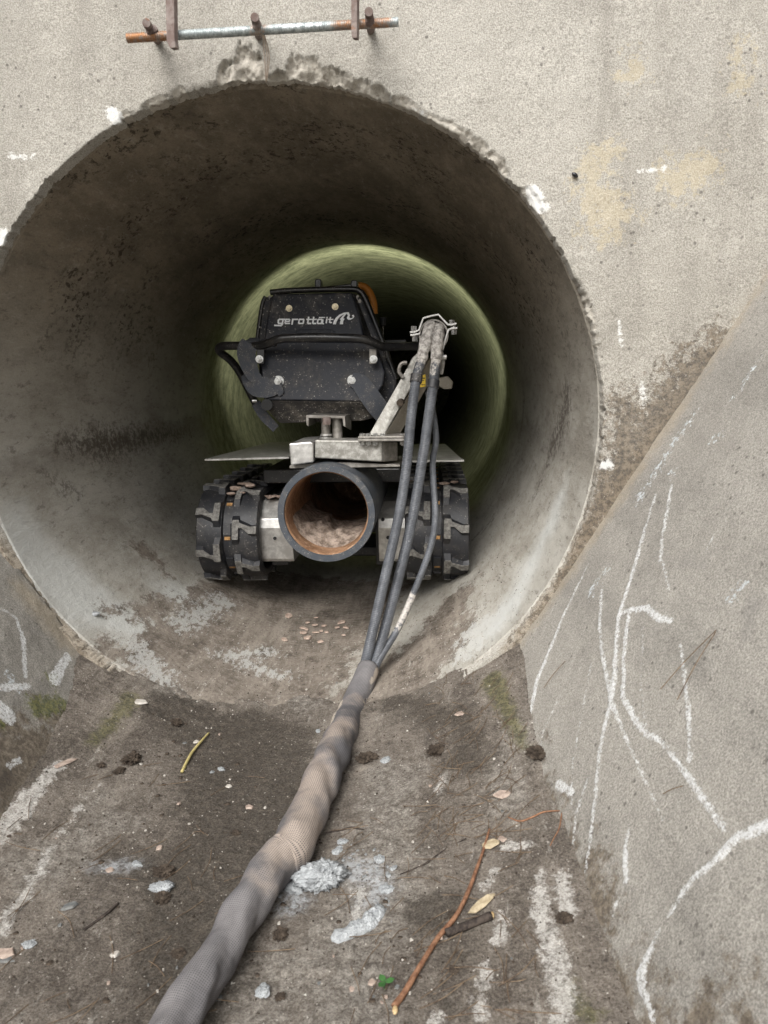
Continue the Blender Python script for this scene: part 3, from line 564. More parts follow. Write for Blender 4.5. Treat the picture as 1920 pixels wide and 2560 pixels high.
# dried silt inside
V=[];nu,nv_=26,30
for i in range(nu):
    for j in range(nv_):
        a=(i/(nu-1)-.5)*2.3-.25; y=Yp+.09+.42*(j/(nv_-1)); e=math.sin(math.pi*i/(nu-1))**.8*min(1,j/5)*min(1,(nv_-1-j)/9)
        hgt=.035*e*(1+.8*float(fbm(np.array([[a*2,y*6,0.]]),1.6,4,6)[0]))+.012*e; hgt=hgt if e>.05 else -.003
        r=ri-hgt; V.append((c0[0]+r*math.sin(a),y,c0[2]-r*math.cos(a)))
mesh('silt_deposit',V,gridF(nu,nv_),simple('caked_silt',(.12,.09,.07),(.36,.29,.24),38,.95,.010),sp_,ang=180)
# ---- fenders (tread plate)
for ps,Y in ((((512,1152),(722,1143)),.80),(((1085,1155),(1160,1153)),.80)):
    a=W(*ps[0],Y); b=W(*ps[1],Y); g=G(); z=a[2]
    if ps[0][0]<600: A=[(a[0],Y,z),(b[0],Y,z+.004),(b[0],Y+.75,z+.004),(a[0]+.07,Y+.75,z),(a[0]+.005,Y+.10,z)]
    else: A=[(a[0]-.1,Y,z),(b[0],Y,z),(b[0]-.012,Y+.12,z),(b[0]-.05,Y+.7,z),(a[0]-.1,Y+.7,z)]
    g.prism(A,[(x,y,zz+.006) for x,y,zz in A]); f_=g.obj('fender_plate',mTrd,RB,smooth=False)
# ---- steel box, cross beam, flange, pedestal, channel
Yb=.56
def boxpx(name,poly,Y0,Y1,mat,par=RB,bev=.004,sh=(0,0,0)):
    A=Wp(Y0,*poly); B=[np.array([p[0]+sh[0],Y1,p[2]+sh[2]]) for p in A]; g=G(); g.prism(A,B); return g.obj(name,mat,par,smooth=False,bev=bev)
boxpx('steel_box',[(722,1109),(775,1104),(783,1108),(784,1156),(727,1164)],Yb-.01,Yb+.25,mSt)
boxpx('base_plate',[(724,1164),(784,1158),(860,1156),(1000,1162),(1000,1167),(724,1171)],Yb+.02,Yb+.3,mDul,bev=.001)
bm_=boxpx('cross_beam',[(787,1100),(956,1102),(956,1155),(787,1145)],Yb,Yb+.12,mGal)
A=Wp(Yb,(957,1103),(957,1155)); B=[W(994,1105,Yb+.07),W(994,1152,Yb+.07)]; g=G(); g.prism([A[0],B[0],B[1],A[1]],[p+np.array([-.02,.08,0]) for p in (A[0],B[0],B[1],A[1])]); g.obj('end_plate',mDul,bm_,smooth=False,bev=.003)
g=G(); 
for (y0,y1,Y) in ((1091,1096.5,Yb-.03),(1097.5,1104,Yb-.03)):
    A=Wp(Y,(895,y0),(1010,y0-1),(1010,y1-1),(895,y1)); g.prism(A,[p+np.array([0,.14,0]) for p in A])
fp=g.obj('flange_plate',mDul,RB,smooth=False,bev=.0015)
for bx in (905,921,938,957,1006):
    g=G(); p=W(bx,1091,Yb-.012 if bx<1000 else Yb+.02); g.cyl(p,p+[0,0,.009],.0085,6); p2=W(bx,1104,Yb-.012 if bx<1000 else Yb+.02)
    if bx!=957: g.cyl(p2,p2-[0,0,.009],.0085,6); g.cyl(p2-[0,0,.009],p2-[0,0,.012],.005,10)
    g.obj('bolt',mBol,fp)
g=G(); 
for (x0,x1,y0,y1,Y,m) in ((801,826,1046,1094,.66,0),(828,855,1048,1098,.66,0)):
    a=W(x0,y0,Y); b=W(x1,y1,Y); r=(b[0]-a[0])/2; g.cyl((a[0]+r,Y+r,a[2]+.01),(a[0]+r,Y+r,b[2]),r,28)
pd=g.obj('pedestal',mDul,RB,ang=30)
g=G(); a=W(796,1094,.64); b=W(830,1099,.64); r=(b[0]-a[0])/2; g.cyl((a[0]+r,.64+r,a[2]),(a[0]+r,.64+r,b[2]),r,28); g.cyl((a[0]+r,.64+r,a[2]+.010),(a[0]+r,.64+r,a[2]+.004),r*.85,28); g.obj('collar',mSt,pd,ang=30)
g=G(); p=W(817,1052,.64); g.cyl(p+[0,0,.012],p-[0,0,.012],.014,6); g.obj('nut',mBar,pd)
g=G(); A=Wp(.64,(765,1038),(862,1040),(864,1068),(858,1064),(856,1046),(772,1045),(771,1066),(766,1062)); g.prism(A,[p+np.array([0,.16,0]) for p in A])
A=Wp(.64,(862,1040),(864,1068)); B=Wp(.72,(878,1052),(878,1076)); g.prism([A[0],B[0],B[1],A[1]],[p+np.array([.0,.004,0]) for p in (A[0],B[0],B[1],A[1])])
g.obj('channel_bracket',mDul,RB,smooth=False,bev=.0015)
# ---- hopper body
Yh=.80
def shell(name,front,Y0,Y1,mat,par,bev=.006,k=.0,dz=0.):
    A=Wp(Y0,*front); c=np.mean(A,0); B=[np.array([c[0]+(p[0]-c[0])*(1-k),Y1,c[2]+(p[2]-c[2])*(1-k)+dz]) for p in A]; g=G(); g.prism(A,B); return g.obj(name,mat,par,smooth=False,bev=bev)
hp=shell('hopper_body',[(650,760),(664,741),(886,735),(905,745),(948,845),(968,900),(993,955),(984,1004),(955,1030),(700,1036),(664,1008),(648,975),(646,905),(640,850)],Yh+.03,1.45,mBlk,RB,.008,.12)
# lower face, inclined: a plate that comes forward towards the bottom
def plate(name,poly,Ys,th,mat,par,bev=.003):
    A=[W(x,y,Y) for (x,y),Y in zip(poly,Ys)]; B=[p+np.array([0,th,0]) for p in A]; g=G(); g.prism(A,B); return g.obj(name,mat,par,smooth=False,bev=bev)
lp=plate('lower_panel',[(660,852),(938,855),(962,930),(958,962),(930,1004),(668,1000),(656,965),(652,905)],[.800,.800,.772,.762,.747,.747,.760,.780],.05,mBlk,hp,.005)
ud=plate('skirt_panel',[(668,1001),(930,1005),(952,1042),(905,1052),(700,1058),(672,1030)],[.748,.748,.795,.80,.80,.79],.05,painted('muddy_black_steel',(.030,.027,.025),.75,.8),hp,.004)
up=plate('upper_panel',[(681,735),(880,731),(900,790),(912,852),(660,852),(668,790)],[.815,.815,.80,.787,.787,.80],.05,mBlk,hp,.006)
sp2=plate('side_panel',[(882,732),(893,738),(940,840),(947,862),(914,852),(902,790)],[.817,.84,.86,.85,.788,.80],.04,mTub,hp,.002)
# pressed rib under the lettering
g=G(); A=Wp(.786,(738,829),(748,823),(828,823),(838,829),(838,838),(738,838)); g.prism(A,[p+np.array([0,.02,0])for p in A]); 
g.obj('pressed_rib',mBlk,up,smooth=False,bev=.0035)
# rolled edge tube round the hood
E_=spline([W(676,731,.845),W(720,727,.845),W(800,724,.845),W(878,723,.845),W(898,728,.845),W(912,745,.845),W(935,800,.845),W(962,870,.845),W(990,948,.845)],6)
g=G(); g.tube(E_,7.*PXM(.85),12); g.obj('hood_edge',mTub,hp)
E_=spline([W(664,741,.83),W(656,760,.83),W(648,810,.83),W(643,850,.83)],5); g=G(); g.tube(E_,5.*PXM(.85),10); g.obj('hood_edge',mTub,hp)
# stand nubs and crossbar on the roof
g=G(); 
for x,y in ((795,697),(885,700)): A=Wp(1.05,(x-8,724),(x-8,y+3),(x-4,y),(x+5,y),(x+8,y+3),(x+8,724)); g.prism(A,[p+np.array([0,.05,0]) for p in A])
A=Wp(1.07,(800,717),(880,709),(880,724),(800,724)); g.prism(A,[p+np.array([0,.03,0]) for p in A]); g.obj('lifting_frame',mTub,hp,smooth=False,bev=.003)
E_=spline([W(893,714,1.2),W(912,718,1.2),W(925,733,1.2),W(933,755,1.2),W(936,785,1.2)],6); g=G(); g.tube(E_,9*PXM(1.2),14); g.obj('orange_guard_hoop',mOrg,RB)
g=G(); g.cyl(W(958,855,1.0),W(958,812,1.0),.0025,8); g.obj('control_lever',mDul,RB); g=G(); g.cyl(W(958,815,1.0),W(958,793,1.0),.010,14,.013); g.obj('lever_knob',mInk,RB,bev=.003)
# bolts
for x,y,Y,r in ((723,771,.806,.0075),(838,767,.806,.0075)):
    g=G(); g.bolt(W(x,y,Y),(0,-1,0),r,.012); g.obj('bolt',mZn,up,ang=30)
for x,y,Y in ((697,953,.765),(882,951,.765)):
    g=G(); g.bolt(W(x,y,Y),(0,-1,0),.0125,.022); g.obj('bolt',mBol,lp,ang=30)
for x in (649,930):
    g=G(); A=Wp(.74,(x-7,872),(x+11,872),(x+11,908),(x+4,910),(x-7,909)); g.prism(A,[p+np.array([0,.006,0]) for p in A]); t_=g.obj('rail_tab',mTub if x<700 else mDul,RB,smooth=False,bev=.001)
    g=G(); g.bolt(W(x+(0 if x<700 else 4),898,.742),(0,-1,0),.0088,.018); g.obj('bolt',mBol,t_,ang=30)
for k,(x,y,r) in enumerate(((674,742,3),(882,740,3),(890,745,4),(899,753,4.5),(894,741,3),(840,784,3.5),(650,818,2))):
    g=G(); p=W(x,y,.806 if x<880 else .83); g.cyl(p+[0,.004,0],p-[0,.002,0],r*PXM(.8),10); g.obj('rivet',mDul,up)
# ---- guard rail
Rl=[(1045,866,.80),(1000,867,.77),(960,867,.745),(945,863,.73),(925,853,.715),(895,847,.705),(850,845,.70),(780,844,.70),(715,846,.705),(692,850,.71),(668,860,.73),(640,866,.75),(610,865,.77),(575,865,.78),(556,866,.79),(547,872,.80),(552,882,.82),(575,900,.86),(597,928,.90),(618,968,.93),(640,1010,.95),(662,1040,.97)]
g=G(); g.tube(spline([W(x,y-.5,Y) for x,y,Y in Rl],6),10.5*PXM(.74),16); gr_=g.obj('guard_rail',mTub,RB)
g=G(); g.tube(spline([W(663,860,.735),W(672,859,.73),W(690,857,.74)],4),9*PXM(.74),12); g.obj('rail_joint',mTub,gr_)
# ---- straps
strap('rail_strap',[W(636,845,.80),W(628,856,.752),W(620,866,.738),W(616,885,.745),W(622,912,.752),W(634,938,.756),(W(652,952,.752)),],[.030,.052,.062,.062,.056,.046,.028],(0,-1,0),mWeb,RB)
strap('rail_strap',[W(697,951,.752),W(680,966,.742),W(662,968,.742),W(640,968,.75),W(622,952,.77),W(612,935,.80)],[.036,.060,.070,.060,.045,.03],(0,-1,0),mWeb,RB)
strap('strap_tail',[W(700,962,.748),W(703,978,.745),W(694,986,.742)],[.012,.016,.018],(0,-1,-.2),mWeb,RB)
strap('side_strap',[W(878,947,.750),W(900,958,.742),W(920,984,.738),W(940,1012,.745),W(968,1046,.77)],[.042,.060,.066,.066,.064],(0,-1,0),mWeb,RB)
strap('hanging_strap',[W(640,1008,.90),W(660,1040,.88),W(690,1072,.87)],[.035,.035,.03],(0,-1,0),mWeb,RB)
g=G(); p=W(637,1002,.80); g.cyl(p-[.008,0,0],p+[.008,0,0],.006,12); g.obj('strap_pin',mBol,RB)
g=G(); p=W(667,1012,.742); g.cyl(p,p+[0,.01,0],.019,20); g.obj('drain_port',mInk,lp)
# ---- lamp in front of the hopper (faces down the pipe)
g=G(); g.cyl((.05,1.80,1.10),(.05,1.86,1.10),.05,24); g.box((.05,1.62,1.03),(.05,.44,.02)); g.box((.05,1.86,1.035),(.40,.22,.012)); lm=g.obj('work_lamp',mTub,RB); g=G(); g.cyl((.05,1.861,1.10),(.05,1.865,1.10),.044,24); g.obj('lamp_lens',mLens,lm)  # wide flat plate below is added to keep the beam off the lower walls
ld=bpy.data.lights.new('lamp_beam','SPOT'); ld.energy=LAMP; ld.spot_size=R_(156); ld.spot_blend=.4; ld.color=(1,1,.80); ld.shadow_soft_size=.03
lo=bpy.data.objects.new('lamp_beam',ld); COL.objects.link(lo); lo.parent=RB; lo.location=(.05,.69,1.10); lo.rotation_euler=(R_(92),0,R_(0))
# ---- hose arm
def quadprism(name,a,b,mat,par,th,bev=.002):
    g=G(); g.prism(a,[p+np.array(th) for p in a]); return g.obj(name,mat,par,smooth=False,bev=bev)
A=[W(921,1089,.60),W(960,1089,.60),W(1062,905,.655),W(1060,868,.66),W(1030,895,.655),W(1012,930,.64)]
arm=quadprism('hose_arm',A,None,mGal,RB,(.004,.05,0))
A=[W(962,1089,.602),W(997,1089,.69),W(1075,955,.74),W(1075,895,.70)]
g=G(); g.prism(A,[p+np.array([-.01,.03,.0]) for p in A]); g.obj('arm_side',mBei,arm,smooth=False,bev=.001)
g=G(); A=[W(1032,900,.645),W(1058,868,.645),W(1075,860,.645),W(1064,905,.645),W(1048,925,.645)]; g.prism(A,[p+np.array([0,.05,0]) for p in A]); g.obj('arm_gusset',mGal,arm,smooth=False,bev=.002)
g=G(); a=W(1008,928,.63); g.tube(spline([a+[0,0,-.02],a+[-.013,0,.0],a+[-.006,0,.022],a+[.012,0,.026]],5),.006,8); g.obj('arm_hook',mDul,arm)
g=G(); p=W(1003,1004,.615); g.cyl(p+[0,.02,0],p-[.004,.012,.004],.011,12); g.obj('rubber_plug',mClod,arm)
bx=boxpx('yellow_label',[(1050,940),(1064,936),(1064,966),(1048,969)],.648,.66,mYel,arm,bev=.0005)
g=G(); 
for q in ((1053,944,1062,947),(1053,950,1060,952),(1052,961,1063,963)): A=Wp(.6474,(q[0],q[1]),(q[2],q[1]),(q[2],q[3]),(q[0],q[3])); g.prism(A,[p+np.array([0,.002,0]) for p in A])
g.obj('label_marking',mInk,bx,smooth=False)
boxpx('yellow_panel',[(1020,735),(1021,735),(1021,736),(1020,736)],1.3,1.301,mInk,bx,bev=0) if False else None
g=G(); bm=None; A=[W(x,y,.95) for x,y in ((1095,945),(1120,940),(1133,955),(1130,972),(1110,973),(1095,965))]; g.prism(A,[p+np.array([0,.02,0]) for p in A]); g.obj('side_pad',mBei,RB,smooth=False,bev=.004)
# clamp
def band(name,pts,Y,wd,th,mat,par):
    P=[W(x,y,Y) for x,y in pts]; P=np.array(P); T=np.gradient(P,axis=0); T/=np.linalg.norm(T,axis=1)[:,None]; Nn=np.cross(T,[0,1,0]); 
    V=[];F=[]
    for p,n_ in zip(P,Nn): V+=[p-n_*th/2,p+n_*th/2,p+n_*th/2+[0,wd,0],p-n_*th/2+[0,wd,0]]
    for i in range(len(P)-1):
        for j in range(4): F.append((i*4+j,i*4+(j+1)%4,(i+1)*4+(j+1)%4,(i+1)*4+j))
    F+=[(3,2,1,0),tuple((len(P)-1)*4+j for j in range(4))]
    return mesh(name,V,F,mat,par,smooth=False,bev=.0008)
Yc=.60; z3=lambda q:[(900+x*.1808,760+y*.1808) for x,y in q]
cl=band('pipe_clamp',z3([(690,392),(760,385),(815,360),(845,275),(875,195),(980,165),(1085,145),(1150,215),(1215,285),(1270,285),(1335,265)]),Yc,.045,.0055,mSt,RB)
band('clamp_strap',z3([(1345,330),(1280,335),(1225,352),(1195,440),(1165,540),(1145,630)]),Yc,.045,.0055,mSt,cl)
band('clamp_strap',z3([(695,430),(760,425),(835,405)]),Yc,.045,.0055,mSt,cl)
for (x,y0,y1) in ((1040-0,0,0),):
    pass
for (qx,qy,dz) in ((745,350,1),(760,475,-1),(1272,262,1),(1300,380,-1)):
    g=G(); p=W(900+qx*.1808,760+qy*.1808,Yc+.012); g.cyl(p-[0,0,.009],p+[0,0,.009],.0095,6); g.cyl(p-[0,0,.012*dz],p-[0,0,.02*dz],.006,10); g.obj('bolt',mBol,cl,ang=30)
# ring inside
cc=W(1084,838,Yc+.01); n=40; r0,r1=.040,.045; V=[];
for r,y in ((r1,.0),(r0,0),(r0,.06),(r1,.06)): V+=[(cc[0]+r*math.cos(t),Yc+.005+y,cc[2]+r*1.05*math.sin(t)) for t in np.arange(n)*2*math.pi/n]
F=[(i*n+j,i*n+(j+1)%n,((i+1)%4)*n+(j+1)%n,((i+1)%4)*n+j) for i in range(4) for j in range(n)]; mesh('clamp_ring',V,F,mDul,cl,ang=30)
g=G(); g.cyl((cc[0],Yc+.03,cc[2]),(cc[0],Yc+.055,cc[2]),.040,30); g.obj('clamp_core',mInk,cl)
g=G(); g.tube(spline([W(1100,870,Yc+.02),W(1108,900,Yc+.02),W(1103,935,Yc+.03)],4),.006,8); g.cyl(W(1106,893,Yc),W(1116,893,Yc),.008,8); g.obj('clamp_link',mSt,cl)
# ---- lettering on the hood
zz=lambda x,y:(660+x*.15672,720+y*.15672)
LV=G(); lay=[0]
def stroke(pts,wd=23):
    P=np.array(pts,float); lay[0]+=1; off=.0001*(lay[0]%9)
    for i in range(len(P)-1):
        a,b=P[i],P[i+1]; d=(b-a)/np.linalg.norm(b-a); nn=np.array([-d[1],d[0]])*wd/2; a=a-d*wd*.45; b=b+d*wd*.45
        off+=.00004; q=[W(*zz(*v),.7965-.0-(.5*(v[1]-400)/893*.05)) for v in (a+nn,b+nn,b-nn,a-nn)]
        yv=lambda p,v: None
        LV.add([np.array(p)-[0,off,0] for p in q]+[np.array(p)+[0,.004,0] for p in q],[(0,1,2,3),(7,6,5,4),(0,4,5,1),(1,5,6,2),(2,6,7,3),(3,7,4,0)])
def sh(L,x0): return [(x0+x+(575-y)*.16,y) for x,y in L]
stroke(sh([(118,500),(40,500),(26,512),(26,548),(36,564),(100,564)],195)); stroke(sh([(108,500),(102,584),(86,598),(-10,596)],185+0),24)
def o_(x0,w=70): stroke(sh([(12,510),(22,500),(w-6,500),(w,510),(w,556),(w-10,565),(22,565),(12,556),(12,510)],x0),22)
stroke(sh([(16,533),(76,533),(78,508),(68,500),(24,500),(14,512),(14,554),(24,565),(84,565)],318),21)
stroke(sh([(14,575),(14,500)],432),24); stroke(sh([(20,500),(84,500)],436),22); o_(538,84)
for x0 in (672,752): stroke(sh([(22,468),(22,556),(32,565),(66,565)],x0),24); stroke(sh([(0,500),(66,500)],x0),20)
o_(838,76); stroke(sh([(90,510),(92,568),(108,570)],838),20); stroke(sh([(28,470),(112,470)],838),17)
stroke(sh([(14,500),(14,553)],975),22); stroke(sh([(14,470),(14,476)],975),20); stroke(sh([(22,472),(22,545),(36,550),(50,550)],1020),22); stroke(sh([(0,500),(66,500)],1020),17)
LV.obj('lettering',mWht,up,smooth=False)
em=[[(1098,578),(1145,578),(1160,530),(1190,480),(1235,440),(1300,412),(1330,400),(1350,384),(1275,393),(1200,425),(1145,475),(1115,520)],
    [(1208,578),(1258,578),(1262,530),(1286,488),(1262,482),(1285,445),(1325,402),(1296,410),(1262,438),(1236,465),(1225,484),(1206,492),(1224,508),(1214,540)],
    [(1322,408),(1350,384),(1372,430),(1360,462),(1376,482),(1405,478),(1420,460),(1404,450),(1404,432),(1432,428),(1440,455),(1420,482),(1385,502),(1350,508),(1326,492),(1322,468),(1338,440)]]
g=G()
for k,pl in enumerate(em):
    A=[W(*zz(x,y),.7965-(.5*(y-400)/893*.05)-.0006-.0003*k) for x,y in pl]; g.prism(A,[p+np.array([0,.004,0]) for p in A])
g.obj('emblem',mWht,up,smooth=False)
# ================================================================== HOSES AND SLEEVE
HB=thing('hose_bundle','black braided hoses running into a long grey knitted sleeve on the channel floor','hose',(.25,0,0))
def hose(name,pts,r,mud,mat=mHos,nn=18,wob=.0,end=True):
    P=spline(pts,14); V,F,at=tubeVF(P,r,nn,True,disp=(lambda s,a: .0006*np.sin(s*1250+a)*0))
    V=V+0; at['mud']=field(V,mud,.1); V=V+0
    return mesh(name,V,F,mat,HB,attrs=at,ang=180)
sl_end=on_floor(925,1690)
def H(x,y,Y): return W(x,y,Y)
Yt=Yc-.012
h1=[(1078,812,Yt+.02),(1066,850,Yt-.015),(1054,900,Yt-.03),(1041,945,Yt-.045),(1027,1049,Yt-.08),(1017,1158,Yt-.115),(996,1294,Yt-.16),(957,1467,.34),(915,1650,.26),(895,1730,.18)]
h2=[(1096,818,Yt+.02),(1093,850,Yt-.01),(1090,900,Yt-.02),(1083,959,Yt-.03),(1068,1067,Yt-.06),(1059,1130,Yt-.085),(1027,1315,Yt-.135),(979,1511,.36),(938,1655,.27),(910,1730,.18)]
h3=[(1070,980,Yt+.03),(1083,1036,Yt+.01),(1090,1100,Yt-.01),(1082,1150,Yt-.03),(1083,1200,Yt-.06),(1088,1294,Yt-.09),(1075,1372,.46),(1031,1489,.40),(992,1576,.34),(948,1650,.27),(915,1730,.18)]
P1_=[H(*q) for q in h1]; P2_=[H(*q) for q in h2]; P3_=[H(*q) for q in h3]
hose('hose',P1_,12.5*PXM(.48),[(P1_[:3],.018),([P1_[2],P1_[3]],.012),(P1_[7:8],.0)])
hose('hose',P2_,13.*PXM(.5),[(P2_[:3],.02),([P2_[2],P2_[3]+[0,0,.03]],[.016,.010])])
hose('cable',P3_,8.6*PXM(.45),[(P3_[7:9],[.012,.010])],nn=14)
# mortar caked over the hose ends
for P,nm in ((P1_,0),(P2_,3)):
    Q=spline(P[:3],10); V,F,at=tubeVF(Q,.0195,20,True,disp=lambda s,a:.004*fbm(np.stack([np.cos(a)*.02,np.sin(a)*.02,s],-1),60,4,nm)-.003*sst(.06,.1,s))
    at['mud']=np.full(len(V),.005); mesh('mortar_crust',V,F,simple('grey_crust',(.20,.185,.17),(.62,.59,.55),70,.95,.003),HB,ang=180)
g=G()
for P,i in ((P1_,3),(P2_,3)):
    d=P[i+1]-P[i]; d/=np.linalg.norm(d); g.cyl(P[i]-d*.01,P[i]+d*.014,.0185,18)
g.obj('tape_wrap',mRub,HB,ang=30)
# sleeve
ctr=[(921,1672),(883,1769),(830,1888),(792,1980),(731,2118),(701,2150),(650,2216),(568,2352),(504,2451),(443,2552),(330,2740)]
wdt=[60,73,92,100,112,112,113,108,120,124,135]
SP=[];SR=[]
for k,((x,y),wpx) in enumerate(zip(ctr,wdt)):
    q=on_floor(x,y+10); r=.036
    if k==0: q=W(x,y,.245)
    elif k==1: q=W(x,y,.10)
    else:
        # centre of the sleeve one radius above the floor along this line of sight
        d=ray(x,y); ts=np.linspace(.4,3,1500); Qs=CAM+d*ts[:,None]; hgt=Qs[:,2]-floor_z(Qs[:,0],Qs[:,1]); i=np.argmax(hgt<.034); q=Qs[i]
    SP.append(q); dep_=(np.array(q)-CAM)@_f; SR.append(wpx*.5*dep_/FPX*.93)
SP=np.array(SP); SPs=spline(SP,26); SRs=np.interp(np.arange(len(SPs)),np.arange(len(SP))*26,SR)
def sdisp(s,a):
    q=np.stack([np.cos(a)*.9,np.sin(a)*.9,s*11],-1); f=fbm(q,1.,3,71)
    fold=np.sin(s*48+2.6*np.sin(a+s*3)+4*fbm(q,.7,2,75))*(.5+.5*fbm(q,.6,2,79))*1.6
    return .0024*f*1.3+.0028*fold*sst(.10,.3,s)+.0015*fbm(np.stack([np.cos(a)*3,np.sin(a)*3,s*60],-1),1,3,77)
V,F,at=tubeVF(SPs,SRs,72,False,disp=sdisp)
at['tan']=field(V,[(SP[2:5]+[0.0,-.02,.03],[.03,.045,.045]),(SP[5:7]+[.01,0,.03],[.045,.02]),([SP[1]+[.01,-.02,.02],SP[2]+[0,-.01,.03]],[.012,.03])],.2)-.005
at['mud']=field(V,[([SP[0]+[.030,-.02,-.0],SP[1]+[.036,-.01,.02]],[.012,.008]),([SP[1]+[-.03,-.01,.02],SP[1]*.5+SP[2]*.5+[-.03,-.01,.02]],.008)],.1)
sl=mesh('knitted_sleeve',V,F,mSlv,HB,attrs=at,ang=180); sm=sl.modifiers.new('solid','SOLIDIFY'); sm.thickness=.002; sm.offset=-1
# ================================================================== THREADED BAR ON THE HEADWALL
TB=thing('threaded_bar_bracket','rusty threaded steel bar held by two flat hangers above the opening','bracket',tuple(W(660,75,-.10)))
Yr=-.105; a=W(318,95.5,Yr); b=W(996,55,Yr); b[2]=b[2]; L=np.linalg.norm(b-a); N_=int(L/.0011); t=np.linspace(0,1,N_); rr_=10.2*PXM(Yr)+.0007*np.sin(np.arange(N_)*np.pi*.5*1.0)
V,F,at=tubeVF(a+(b-a)*t[:,None],rr_,18)
at['rust']=field(V,[([a,W(410,90,Yr)],.02),([W(640,75,Yr),W(655,74,Yr)],.014),([W(850,62,Yr),W(960,56,Yr)],.018)],.1)-.005
at['paint']=field(V,[([W(700,64,Yr-.008),W(800,60,Yr-.008)],.006),([W(450,84,Yr),W(475,82,Yr)],.004)],.1)-.003
mesh('threaded_rod',V,F,mRod,TB,attrs=at,ang=180)
for pl in ([(412,-60),(434,-60),(436,98),(439,118),(426,121),(416,104)],[(877,-60),(893,-60),(892,82),(892,95),(880,95),(878,82)]):
    A=Wp(Yr-.028,*pl); g=G(); g.prism(A,[p+np.array([.004,.012,0]) for p in A]); h_=g.obj('flat_hanger',mBar,TB,smooth=False,bev=.001)
for (x0,y0,x1,y1) in ((366,57,396,104),(637,43,647,92),(922,29,927,78)):
    f0=W(x0,y0,Yr-.035); f1=W(x1,y1,.01); g=G(); g.cyl(f0,f1,.0085,18); g.obj('anchor_pin',mBar,TB,bev=.001)
    bm=bmesh.new(); bmesh.ops.create_icosphere(bm,subdivisions=2,radius=.011); vv=np.array([v.co[:] for v in bm.verts]); ff=[[v.index for v in f.verts] for f in bm.faces]; bm.free()
    mid=W(x0+(x1-x0)*.45,y0+(y1-y0)*.45,Yr-.006); vv=vv*(1+.5*fbm(vv+x0,90,3,2)[:,None])+mid; mesh('weld_bead',vv,ff,mBar,TB)
for k,(dx,dy) in enumerate(((0,0),(6,3),(11,0))):
    g=G(); g.tube(spline([W(657+dx*.3,86,Yr),W(659+dx,120,-.06),W(662+dx,150,-.05),W(664+dx*.4,190,-.035),W(665,205,-.02)],6),.0012,6); g.obj('tie_wire',mWire,TB)
# ================================================================== DEBRIS
def ico(r,sub=3):
    bm=bmesh.new(); bmesh.ops.create_icosphere(bm,subdivisions=sub,radius=r); V=np.array([v.co[:] for v in bm.verts]); F=[[v.index for v in f.verts] for f in bm.faces]; bm.free(); return V,F
def nrm(V): return V/np.linalg.norm(V,axis=1)[:,None]
def lump(name,px,size,mat,seed,label,cat,group=None,flat=.55,rot=0,am=.35,sub=4,fr=1.,parts=None):
    V,F=ico(1.,sub); V=V*(1+am*fbm(V+seed*3.1,1.3*fr,4,seed)[:,None]+.42*am*fbm(V+seed,6*fr,4,seed+1,.7)[:,None]+.30*am*(.5-np.abs(vn(V+seed,9,seed+5))[:,None]*1.3)*(1-np.abs(vn(V+seed,14,seed+6))[:,None])); V=V*(1+(.16 if mat is mMor else 0)*(np.floor(3*(fbm(V+seed,9,3,seed+9,.7)[:,None]+.5))/1.5-1)); V=V*np.array([size[0],size[1],size[0]*flat if len(size)<3 else size[2]])
    c,s=math.cos(rot),math.sin(rot); V=V@np.array([[c,s,0],[-s,c,0],[0,0,1]]); p=on_floor(*px); V=V+p+[0,0,abs(V[:,2].min())*.55]
    o=mesh(name,V,F,mat,ang=180 if am<.5 else 30); tag(o,label,cat,group); return o
lump('mortar_lump',(800,2205),(.042,.034,.018),mMor,3,'largest pale blue-grey mortar lump, beside the knitted sleeve','mortar',rot=.5,am=.38,sub=5,fr=1.2)
lump('mortar_lump',(404,2225),(.020,.014,.008),mMor,11,'white mortar lump sunk in dark soil left of the sleeve','mortar',sub=4)
# crescent
pts=[on_floor(x,y)+[0,0,.004] for x,y in ((828,2352),(850,2345),(885,2330),(915,2318),(930,2300),(945,2283),(950,2268))]
V,F,_=tubeVF(spline(pts,8),np.interp(np.arange(49),[0,6,20,34,48],[.006,.012,.014,.013,.006]),26,True,disp=lambda s,a:.006*fbm(np.stack([np.cos(a)*.012,np.sin(a)*.012,s],-1),110,4,5,.6))
V[:,2]-=.004; tag(mesh('mortar_lump',V,F,mMor,ang=180),'crescent-shaped crust of pale mortar below the largest lump','mortar')
smalls=[((856,2108),.008,'small mortar crumb just above the largest mortar lump'),((846,2130),.010,'second mortar crumb touching the top edge of the largest lump'),((950,2152),.010,'mortar crumb at the top right of the mortar dust patch'),((966,2228),.011,'mortar crumb on the right rim of the mortar dust patch'),((984,2172),.006,'tiny mortar crumb furthest right beside the dust patch'),((969,2190),.006,'tiny mortar crumb on the upper right rim of the dust patch'),((735,2225),.016,'flattened grey mortar smear between sleeve and largest lump'),((965,1903),.010,'white mortar crumbs touching the black soil clod'),((795,1829),.007,'small white mortar piece beside the sleeve high on the floor'),((553,1925),.007,'grey mortar piece on the wet floor left of the sleeve'),((530,1932),.0045,'smaller of two grey mortar pieces on the wet floor'),((657,2483),.011,'white mortar flake right of the sleeve near the bottom edge'),((343,2163),.008,'pale mortar crumbs in a row left of the sleeve'),((73,2365),.009,'white mortar flake near the bottom left corner'),((237,1535),.010,'blue-grey mortar blob stuck on the left side of the pipe mouth')]
